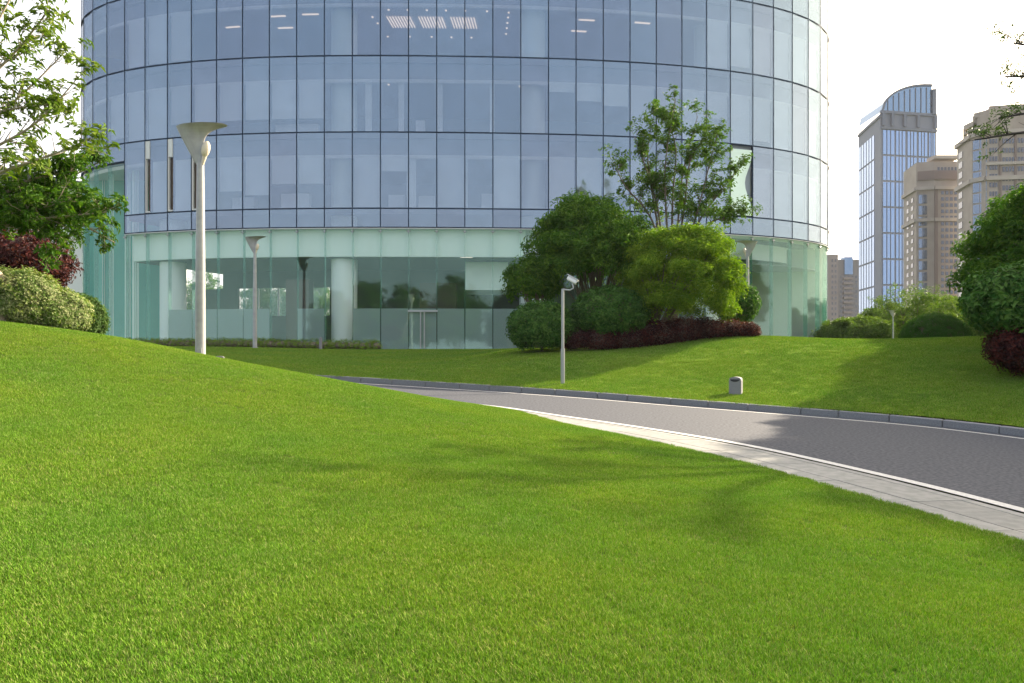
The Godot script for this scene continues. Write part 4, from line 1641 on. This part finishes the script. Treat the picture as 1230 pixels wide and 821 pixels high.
func planting() -> void:
	var dark := [Color(0.03, 0.09, 0.016), Color(0.06, 0.15, 0.028), Color(0.12, 0.22, 0.05)]
	var mid := [Color(0.06, 0.145, 0.018), Color(0.13, 0.23, 0.03), Color(0.05, 0.12, 0.016)]
	var lime := [Color(0.15, 0.25, 0.025), Color(0.28, 0.38, 0.045), Color(0.12, 0.22, 0.022)]
	var wine := [Color(0.05, 0.015, 0.018), Color(0.13, 0.035, 0.03), Color(0.035, 0.012, 0.016)]
	var cream := [Color(0.27, 0.31, 0.14), Color(0.12, 0.2, 0.045), Color(0.38, 0.39, 0.22), Color(0.1, 0.17, 0.035)]
	var s_dark := sprigs(6, 13, 0.125, 0.06, 0.12, dark, 0.1, 0.6)
	var s_mid := sprigs(6, 14, 0.15, 0.06, 0.15, mid, 0.25, 0.6)
	var s_lime := sprigs(6, 20, 0.13, 0.034, 0.14, lime, 0.4, 0.6)
	var s_wine := sprigs(5, 14, 0.08, 0.042, 0.11, wine, 0.1, 0.6)
	var s_cream := sprigs(5, 20, 0.048, 0.026, 0.055, cream, 0.1)
	var s_ball := sprigs(4, 20, 0.06, 0.03, 0.07, [Color(0.05, 0.125, 0.02), Color(0.06, 0.14, 0.022)], 0.1)
	var s_small := sprigs(4, 20, 0.05, 0.026, 0.07, [Color(0.15, 0.24, 0.03), Color(0.19, 0.28, 0.04)], 0.1)
	var s_leafy := sprigs(6, 9, 0.105, 0.036, 0.035, mid, 0.3, 0.6)
	var s_olive := sprigs(6, 11, 0.1, 0.033, 0.045, [Color(0.15, 0.22, 0.035), Color(0.19, 0.25, 0.05), Color(0.1, 0.17, 0.025)], 0.35, 0.6)
	var s_grey := sprigs(6, 10, 0.085, 0.04, 0.07, [Color(0.045, 0.075, 0.03), Color(0.06, 0.1, 0.035)], 0.25, 0.6)
	var s_airy := sprigs(6, 11, 0.085, 0.045, 0.07, [Color(0.085, 0.165, 0.025), Color(0.13, 0.215, 0.035), Color(0.065, 0.135, 0.02)], 0.25, 0.6)

	# --- the planted bed on the bank
	var z := 31.0
	var o := at(710, 312, z)
	dome_tree("maple_tree", "dark green many stemmed dome shaped tree on the bank, behind the camera pole", o, Vector3(2.2, 2.35, 2.2), far_ground(o.x + 0.3, z), 16, s_mid, 1000, 1.1, -0.35, 0.5, M.bark, "", 0.6, 85)
	z = 29.0
	o = at(818, 338, z)
	dome_tree("feathery_maple", "bright yellow green feathery dome shaped tree on the bank", o, Vector3(1.95, 2.0, 2.0), far_ground(o.x - 1.2, z), 18, s_lime, 900, 1.0, -0.7, 0.6, M.bark, "", 0.6, 120)
	z = 30.5
	o = at(640, 342, z)
	dome_tree("loose_shrub", "loose leafy shrub leaning out left of the dark dome tree", o, Vector3(0.95, 1.0, 0.9), far_ground(o.x + 0.3, z), 7, s_mid, 330, 1.1, -0.5, 0.6, M.bark, "", 0.6, 10)
	z = 28.6
	o = at(651, 394, z)
	bush("round_bush", "round clipped dark green bush at the outer end of the planted bed", "bush", o, Vector3(1.22, 0.92, 1.15), far_h(o.x, z) + EYE, s_dark, 1500, 1.0, 0.16, M.green_twigs, "clipped bushes in the planted bed")
	z = 28.6
	o = at(734, 376, z)
	bush("round_bush", "wide clipped dark green bush below the dark dome tree", "bush", o, Vector3(1.38, 0.92, 1.2), far_h(o.x, z) + EYE, s_dark, 1500, 1.0, 0.16, M.green_twigs, "clipped bushes in the planted bed")
	z = 31.5
	o = at(887, 364, z)
	bush("round_bush", "small round clipped bush between the feathery tree and a lamp post", "bush", o, Vector3(0.78, 0.82, 0.78), far_h(o.x, z) + EYE, s_dark, 700, 1.0, 0.14, M.green_twigs, "clipped bushes in the planted bed", -0.95)
	# wine red hedge: mounds that grow into one another
	var hd := thing("wine_red_hedge", "low wine red hedge along the foot of the planted bed", "hedge", far_ground(6, 28.7))
	var hb := MB.new()
	var hl := MB.new()
	for e in [[690, 408, 0.75, 0.42, 28.6], [722, 408, 0.8, 0.45, 28.4], [755, 406, 0.8, 0.45, 28.4], [790, 402, 0.8, 0.5, 28.5], [822, 398, 0.75, 0.5, 28.6], [850, 396, 0.7, 0.4, 28.7], [878, 397, 0.65, 0.34, 28.9], [897, 398, 0.42, 0.26, 29.0], [772, 392, 0.7, 0.6, 29.2]]:
		var c := at(e[0], e[1], e[4])
		core(hb, c, Vector3(e[2], e[3], 0.6) * 0.85, 77, 0.2)
		shell(hl, s_wine, c, Vector3(e[2], e[3], 0.62), 330, 1.0, -0.7, 0.2, 0.3, 78)
	part(hd, "twigs", hb, M.maroon_twigs)
	part(hd, "foliage", hl, M.leaf)
	# bed soil
	var sb := MB.new()
	for i in 24:
		var x0 := lerpf(0.4, 9.6, i / 24.0)
		var x1 := lerpf(0.4, 9.6, (i + 1) / 24.0)
		sb.quad(P(x0, far_h(x0, 28.2) + 0.03, 28.2), P(x1, far_h(x1, 28.2) + 0.03, 28.2), P(x1, far_h(x1, 32) + 0.03, 32), P(x0, far_h(x0, 32) + 0.03, 32))
	sheet("bed_soil", sb, M.soil)
	# tall airy tree behind the bed
	z = 33.0
	var t := thing("young_tree", "tall airy young tree with many upright stems rising behind the planted bed", "tree", far_ground(7.1, z))
	var limbs := []
	for e in [[800, 330, 790, 250, 775, 200, 762, 165], [805, 330, 800, 250, 800, 190, 812, 118], [812, 330, 815, 260, 822, 200, 838, 140], [815, 330, 835, 265, 848, 215, 862, 160], [818, 330, 838, 270, 862, 235, 890, 200], [808, 330, 808, 240, 812, 180, 800, 140], [802, 330, 782, 262, 752, 225, 738, 198], [812, 330, 822, 250, 830, 190, 850, 165], [820, 332, 850, 272, 872, 262, 888, 252], [800, 330, 785, 240, 778, 185, 785, 140]]:
		var dz := rng.randf_range(-1.2, 1.2)
		var pts := []
		var foot := far_ground(7.1 + rng.randf_range(-0.15, 0.15), z)
		pts.append(foot - Vector3.UP * 0.2)
		for q in 4:
			pts.append(at(e[q * 2], e[q * 2 + 1], z + dz * q / 3.0))
		limbs.append([curve3(pts, 4), 0.075, 0.012, 1.0])
	limb_tree(t, limbs, 25, 1.05, s_airy, 1.45, 8, M.bark, 0.46, 0.9)

	# --- left: shrubs on the mound and the tree that reaches in
	z = 13.6
	for e in [[-35, 362, 13.2, 0.75, 0.55, "cream and green variegated bush spreading below the wine red shrub"], [22, 362, 13.5, 0.72, 0.56, "largest cream and green variegated bush, beside the wine red shrub"], [66, 376, 13.9, 0.52, 0.42, "cream and green variegated bush lower down the mound"]]:
		o = at(e[0], e[1], e[2])
		bush("variegated_bush", e[5], "bush", o, Vector3(e[3], e[4], 0.7), near_h(o.x, e[2]) + EYE, s_cream, 1500, 1.0, 0.2, M.green_twigs, "variegated bushes on the mound", -0.8)
	o = at(97, 384, 14.6)
	bush("green_bush", "small dark green rounded bush at the lower end of the variegated bushes", "bush", o, Vector3(0.42, 0.44, 0.45), near_h(o.x, 14.6) + EYE, sprigs(4, 20, 0.05, 0.028, 0.055, [Color(0.05, 0.11, 0.02), Color(0.09, 0.15, 0.035), Color(0.04, 0.09, 0.016)], 0.1), 850, 1.0, 0.16, M.green_twigs, "", -0.8)
	o = at(14, 318, 15.3)
	bush("wine_red_shrub", "wine red leafy shrub behind the variegated bushes", "shrub", o, Vector3(1.1, 0.62, 0.8), near_h(o.x, 15.3) + EYE, s_wine, 900, 1.1, 0.4, M.maroon_twigs, "", -0.8)
	o = at(48, 338, 15.3)
	t = thing("leafy_tree", "leafy tree with pale crooked branches reaching over the mound", "tree", near_ground(-9.2, 11.6))
	var ft := near_ground(-9.2, 11.6)
	limbs = []
	limbs.append([curve3([ft - Vector3.UP * 0.2, ft + Vector3(0.1, 1.0, 0), at(-120, 260, 11.4), at(-100, 150, 11.2), at(-110, -20, 11)], 4), 0.13, 0.05, 0.3])
	# the light twiggy upper boughs
	for e in [[-100, 230, -40, 170, 30, 110, 80, 60], [-100, 190, -40, 120, 20, 60, 60, 10], [-100, 240, -30, 190, 40, 150, 92, 95], [-100, 160, -40, 80, 0, 20, 30, -40], [-110, 200, -40, 150, 20, 130, 75, 125], [-100, 140, -50, 60, -10, 10, 20, -30], [-90, 250, -20, 215, 50, 190, 100, 172]]:
		var dz := rng.randf_range(-1.0, 1.0)
		var pts := []
		for q in 4:
			pts.append(at(e[q * 2], e[q * 2 + 1], 11.0 + dz * q / 3.0))
		limbs.append([curve3(pts, 5), 0.035, 0.006, 1.0])
	limb_tree(t, limbs, 30, 0.62, s_olive, 1.1, 6, M.pale_bark, 0.25, 0.3)
	# the dense low boughs
	t = thing("spreading_tree", "dense green spreading tree whose low boughs hang before the lobby corner", "tree", near_ground(-8.9, 13.0))
	ft = near_ground(-8.9, 13.0)
	limbs = []
	limbs.append([curve3([ft - Vector3.UP * 0.2, ft + Vector3(0.05, 0.7, 0), at(-60, 290, 12.6), at(-50, 250, 12.5)], 4), 0.11, 0.06, 0.2])
	for e in [[-50, 290, 0, 265, 50, 250, 100, 235], [-50, 275, 0, 245, 60, 225, 118, 195], [-50, 280, 10, 262, 70, 262, 118, 252], [-50, 285, 10, 268, 60, 262, 128, 255], [-50, 280, 0, 265, 60, 280, 78, 302], [-50, 260, 0, 235, 40, 215, 90, 205], [-50, 270, -10, 250, 30, 240, 60, 235], [-50, 270, 20, 255, 80, 262, 138, 292]]:
		var dz := rng.randf_range(-0.9, 0.9)
		var pts := []
		for q in 4:
			pts.append(at(e[q * 2], e[q * 2 + 1], 12.4 + dz * q / 3.0))
		limbs.append([curve3(pts, 5), 0.04, 0.008, 1.0])
	limb_tree(t, limbs, 30, 0.55, s_leafy, 0.95, 7, M.pale_bark, 0.2, 0.9)

	# --- right: bushes and trees at the edge of the bank
	z = 18.4
	o = at(1236, 362, z)
	bush("broad_bush", "broad dark glossy bush overhanging a wine red bush at the lawn edge", "bush", o, Vector3(1.38, 0.8, 1.25), far_h(o.x, z) + EYE, s_dark, 1800, 1.15, 0.2, M.green_twigs, "", -0.8)
	o = at(1246, 414, 18.2)
	bush("wine_red_bush", "wine red bush under the broad dark glossy bush", "bush", o, Vector3(1.05, 0.68, 0.9), far_h(o.x, 18.2) + EYE, s_wine, 1000, 1.1, 0.25, M.maroon_twigs, "", -0.9)
	z = 22.0
	o = at(1272, 318, z)
	dome_tree("spreading_maple", "green spreading tree with layered foliage above the broad dark bush", o, Vector3(2.25, 2.1, 2.1), far_ground(o.x + 0.4, z), 14, s_mid, 900, 1.05, -0.25, 0.5, M.bark, "", 0.6, 85)
	# tall tree outside the view whose boughs reach in
	t = thing("dark_branched_tree", "tall tree with thin dark branches reaching in against the sky", "tree", far_ground(16.4, 20.5))
	ft = far_ground(16.4, 20.5)
	limbs = [[curve3([ft - Vector3.UP * 0.2, ft + Vector3(0.1, 2.6, 0), ft + Vector3(-0.1, 5.4, 0.2), ft + Vector3(0.1, 7.4, 0)], 4), 0.15, 0.05, 0.6]]
	for e in [[1360, 215, 1300, 172, 1250, 158, 1172, 168], [1355, 185, 1310, 135, 1265, 132, 1200, 142], [1360, 150, 1310, 95, 1265, 92, 1208, 92], [1360, 130, 1320, 65, 1275, 60, 1218, 52], [1360, 150, 1420, 110, 1460, 90, 1500, 80], [1360, 120, 1385, 70, 1405, 50, 1430, 40]]:
		var dz := rng.randf_range(-1.4, 1.0)
		var pts := []
		for q in 4:
			pts.append(at(e[q * 2], e[q * 2 + 1], 19.8 + dz * q / 3.0))
		limbs.append([curve3(pts, 5), 0.085, 0.02, 1.0])
	limb_tree(t, limbs, 20, 1.1, s_grey, 1.1, 6, M.dark_bark, 0.3, 0.42)

	# --- beyond the rise at the right
	o = at(1123, 407, 33)
	bush("dome_bush", "low dome shaped clipped bush on the rise near the towers", "bush", o, Vector3(1.4, 1.08, 1.3), far_h(o.x, 33) + EYE - 0.1, s_ball, 1900, 1.0, 0.05, M.green_twigs, "", -0.2)
	for e in [[1095, 385, 50, 2.9, 2.1, "pale green loose tree on the rise before the stone tower"], [1040, 402, 46, 1.5, 0.9, "low bushy shrub on the rise beside the lamp"], [1012, 402, 46, 1.4, 0.8, "low bushy shrub on the rise next to the office building"], [1062, 395, 52, 1.8, 1.3, "loose pale shrub on the rise before the glass skyscraper"], [1160, 388, 52, 2.2, 1.7, "loose shrub on the rise under the beige tower"], [1195, 392, 44, 1.5, 1.4, "dull green shrub on the rise behind the broad bush"]]:
		o = at(e[0], e[1], e[2])
		dome_tree("background_shrub", e[5], o, Vector3(e[3], e[4], e[3]), P(o.x, far_h(o.x, e[2]) - 0.3, e[2]), 7, sprigs(4, 18, 0.15, 0.06, 0.16, [Color(0.12, 0.19, 0.04), Color(0.17, 0.23, 0.06), Color(0.08, 0.14, 0.03)], 0.25), 560, 1.1, -0.7, 0.5, M.bark, "shrubs on the rise", 0.5, 12)

	# --- low hedge before the lobby
	var hg := thing("box_hedge", "low light green hedge running along the foot of the lobby glass", "hedge", far_ground(-14, 39.4))
	hb = MB.new()
	hl = MB.new()
	for i in 44:
		var x := lerpf(-21.5, -7.2, i / 43.0)
		var zz := 39.6 + 0.011 * (x + 4) * (x + 4) * 0.5
		var c := far_ground(x, zz) + Vector3.UP * 0.18
		core(hb, c, Vector3(0.26, 0.2, 0.3), 50 + i, 0.2)
		shell(hl, s_small, c, Vector3(0.3, 0.3 + rng.randf_range(-0.03, 0.05), 0.34), 42, 1.0, -0.4, 0.2, 0.3, 90 + i)
	part(hg, "twigs", hb, M.green_twigs)
	part(hg, "foliage", hl, M.leaf)

# ---------------------------------------------------------------- trees out of view that throw the shade on the road and lawns, and stand mirrored in the glass
func shade_trees() -> void:
	var s := sprigs(4, 20, 0.17, 0.075, 0.2, [Color(0.06, 0.14, 0.018), Color(0.085, 0.17, 0.022)], 0.25)
	var list := [
		[17.0, 15.4, 3.5, 2.2, 2.5, "low broad leafy tree by the driveway kerb"],
		[17.0, 18.4, 3.9, 2.3, 2.8, "broad leafy tree by the driveway kerb"],
		[17.8, 21.6, 4.1, 2.3, 2.9, "rounded leafy tree by the driveway kerb"],
		[19.8, 24.6, 4.0, 2.3, 2.8, "leafy tree behind the broad dark bush"],
		[22.0, 27.6, 4.4, 2.5, 3.0, "high leafy tree on the bank beyond the broad dark bush"],
		[24.0, 31.0, 4.6, 2.7, 3.2, "tall leafy tree on the bank beyond the broad dark bush"],
		[25.4, 35.5, 4.6, 2.6, 3.2, "leafy tree far along the bank beyond the broad dark bush"],
		[-30.0, -24.0, 4.2, 5.0, 4.6, "far end leafy tree of the row mirrored in the lobby glass, beyond the mound"],
		[-21.0, -27.0, 5.0, 5.2, 5.0, "wide leafy tree mirrored in the lobby glass behind the tall lamp post"],
		[-12.0, -25.0, 4.6, 4.6, 4.8, "leafy tree mirrored in the lobby glass beside the pale round column"],
		[-3.0, -26.0, 5.2, 5.0, 5.2, "tallest leafy tree mirrored in the lobby glass beside the door"],
		[7.0, -25.0, 3.6, 4.6, 4.2, "lowest leafy tree mirrored in the lobby glass beyond the door"],
		[17.0, -27.0, 4.6, 5.2, 4.8, "leafy tree mirrored in the lobby glass behind the planted bed"],
		[28.0, -24.0, 4.2, 5.0, 4.6, "leafy tree of the mirrored row standing nearest the driveway"],
		[-27.0, 66.0, 3.0, 2.6, 4.0, "broadest slender tree behind the building, seen through a lobby window"],
		[-22.0, 67.0, 3.0, 2.4, 4.0, "slender tree behind the building, seen through the lobby windows beside the tall lamp post"],
		[-18.0, 66.0, 3.0, 2.4, 4.2, "slender tree behind the building, seen through the lobby window by the pale column"],
	]
	for e in list:
		var g := -0.6 if e[1] > 0 else -1.2
		var o := P(e[0], e[2], e[1])
		dome_tree("shade_tree", e[5], o, Vector3(e[3], e[4], e[3]), P(e[0], g, e[1]), 10, s, int(110 * e[3] * e[3]) + (900 if e[0] > 15 and e[1] > 0 else 400), 0.7 + 0.14 * e[3], -0.6, 0.5, M.bark, "trees around the lawns", 0.5, 20)

# ---------------------------------------------------------------- scene
func _ready() -> void:
	rng.seed = 20240611
	# camera: level, lens shifted up a little
	var cam := Camera3D.new()
	cam.name = "camera"
	add_child(cam)
	cam.position = Vector3(0, EYE, 0)
	var near := 0.1
	cam.set_frustum(near * 821.0 / FOCAL, Vector2(0, near * (HOR - 410.5) / FOCAL), near, 6000.0)
	cam.current = true
	# sky, sun, exposure
	var env := Environment.new()
	env.background_mode = Environment.BG_SKY
	var sky := Sky.new()
	var sm := ProceduralSkyMaterial.new()
	sm.sky_top_color = Color(0.68, 0.77, 0.9)
	sm.sky_horizon_color = Color(0.97, 0.965, 0.985)
	sm.sky_curve = 0.3
	sm.sky_energy_multiplier = 0.68
	sm.ground_bottom_color = Color(0.3, 0.32, 0.25)
	sm.ground_horizon_color = Color(0.75, 0.77, 0.78)
	sm.sun_angle_max = 130.0
	sm.sun_curve = 0.55
	sky.sky_material = sm
	env.sky = sky
	env.tonemap_mode = Environment.TONE_MAPPER_LINEAR
	env.tonemap_exposure = 3.7
	env.fog_enabled = true
	env.fog_density = 0.00015
	env.fog_light_color = Color(0.93, 0.94, 0.97)
	env.sdfgi_enabled = true
	env.ssao_enabled = true
	env.ssil_enabled = true
	var we := WorldEnvironment.new()
	we.name = "environment"
	we.environment = env
	add_child(we)
	var sun := DirectionalLight3D.new()
	sun.name = "sun"
	sun.light_energy = 1.6
	sun.light_color = Color(1.0, 0.93, 0.82)
	sun.light_angular_distance = 0.6
	sun.shadow_enabled = true
	var el := deg_to_rad(25.5)
	var az := deg_to_rad(40.0)   # from straight right towards the far side
	var to_sun := Vector3(cos(el) * cos(az), sin(el), -cos(el) * sin(az))
	add_child(sun)
	sun.look_at_from_position(to_sun * 50.0, Vector3.ZERO)
	materials()
	terrain()
	road()
	print("ground ", Time.get_ticks_msec())
	building()
	pavilion()
	towers()
	print("buildings ", Time.get_ticks_msec())
	planting()
	shade_trees()
	print("plants ", Time.get_ticks_msec())
	var ms := lamp_meshes()
	var l1 := at(240.5, 432, 17.6)
	var g1 := near_h(l1.x, 17.0) + EYE
	street_lamp(ms, Vector3(l1.x, g1, l1.z), "tall grey lamp post with a trumpet head beside the mound", (at(240, 150.5, 17.6).y - g1) / 5.54)
	var l2 := at(306, 418, 37.2)
	street_lamp(ms, Vector3(l2.x, far_h(l2.x, 37.2) + EYE, l2.z), "grey lamp post with a trumpet head by the low hedge of the lobby", (at(306, 284.5, 37.2).y - far_h(l2.x, 37.2) - EYE) / 5.54)
	var l3 := at(898, 418, 38.0)
	street_lamp(ms, Vector3(l3.x, far_h(l3.x, 38.0) + EYE, l3.z), "grey lamp post with a trumpet head rising behind the small round bush", (at(898, 289.5, 38.0).y - far_h(l3.x, 38.0) - EYE) / 5.54, 2.8)
	var l4 := at(1073, 410, 44.0)
	street_lamp(ms, Vector3(l4.x, far_h(l4.x, 44.0) + EYE, l4.z), "thin small lamp post among the shrubs before the towers", 0.5)
	var cp := at(676, 461, 21.2)
	camera_pole(Vector3(cp.x, far_h(cp.x, 21.2) + EYE, cp.z))
	var b1 := at(884, 474, 19.3)
	light_box(Vector3(b1.x, far_h(b1.x, 19.3) + EYE, b1.z), "squat grey stone lawn light on the bank above the kerb", 1.15, -0.45)
	var b2 := at(263, 434, 17.2)
	light_box(Vector3(b2.x, b2.y - 0.2, b2.z), "grey stone lawn light half hidden by the mound beside the tall lamp post", 0.85, 0.3)
	var b3 := at(385, 420, 38.6)
	var pt := thing("marker_post", "short grey marker post standing in the low lobby hedge", "post", Vector3(b3.x, far_h(b3.x, 38.6) + EYE, b3.z))
	var pm := MB.new()
	pm.tube([pt.position - Vector3.UP * 0.1, pt.position + Vector3.UP * 0.55, pt.position + Vector3.UP * 0.6], [0.08, 0.08, 0.06], 10, true)
	part(pt, "shaft", pm, M.stone_box)
	pm = MB.new()
	pm.ball(pt.position + Vector3.UP * 0.6, Vector3(0.06, 0.03, 0.06), 10, 6)
	part(pt, "cap", pm, M.stone_box)
	grass()
	print("done ", Time.get_ticks_msec())
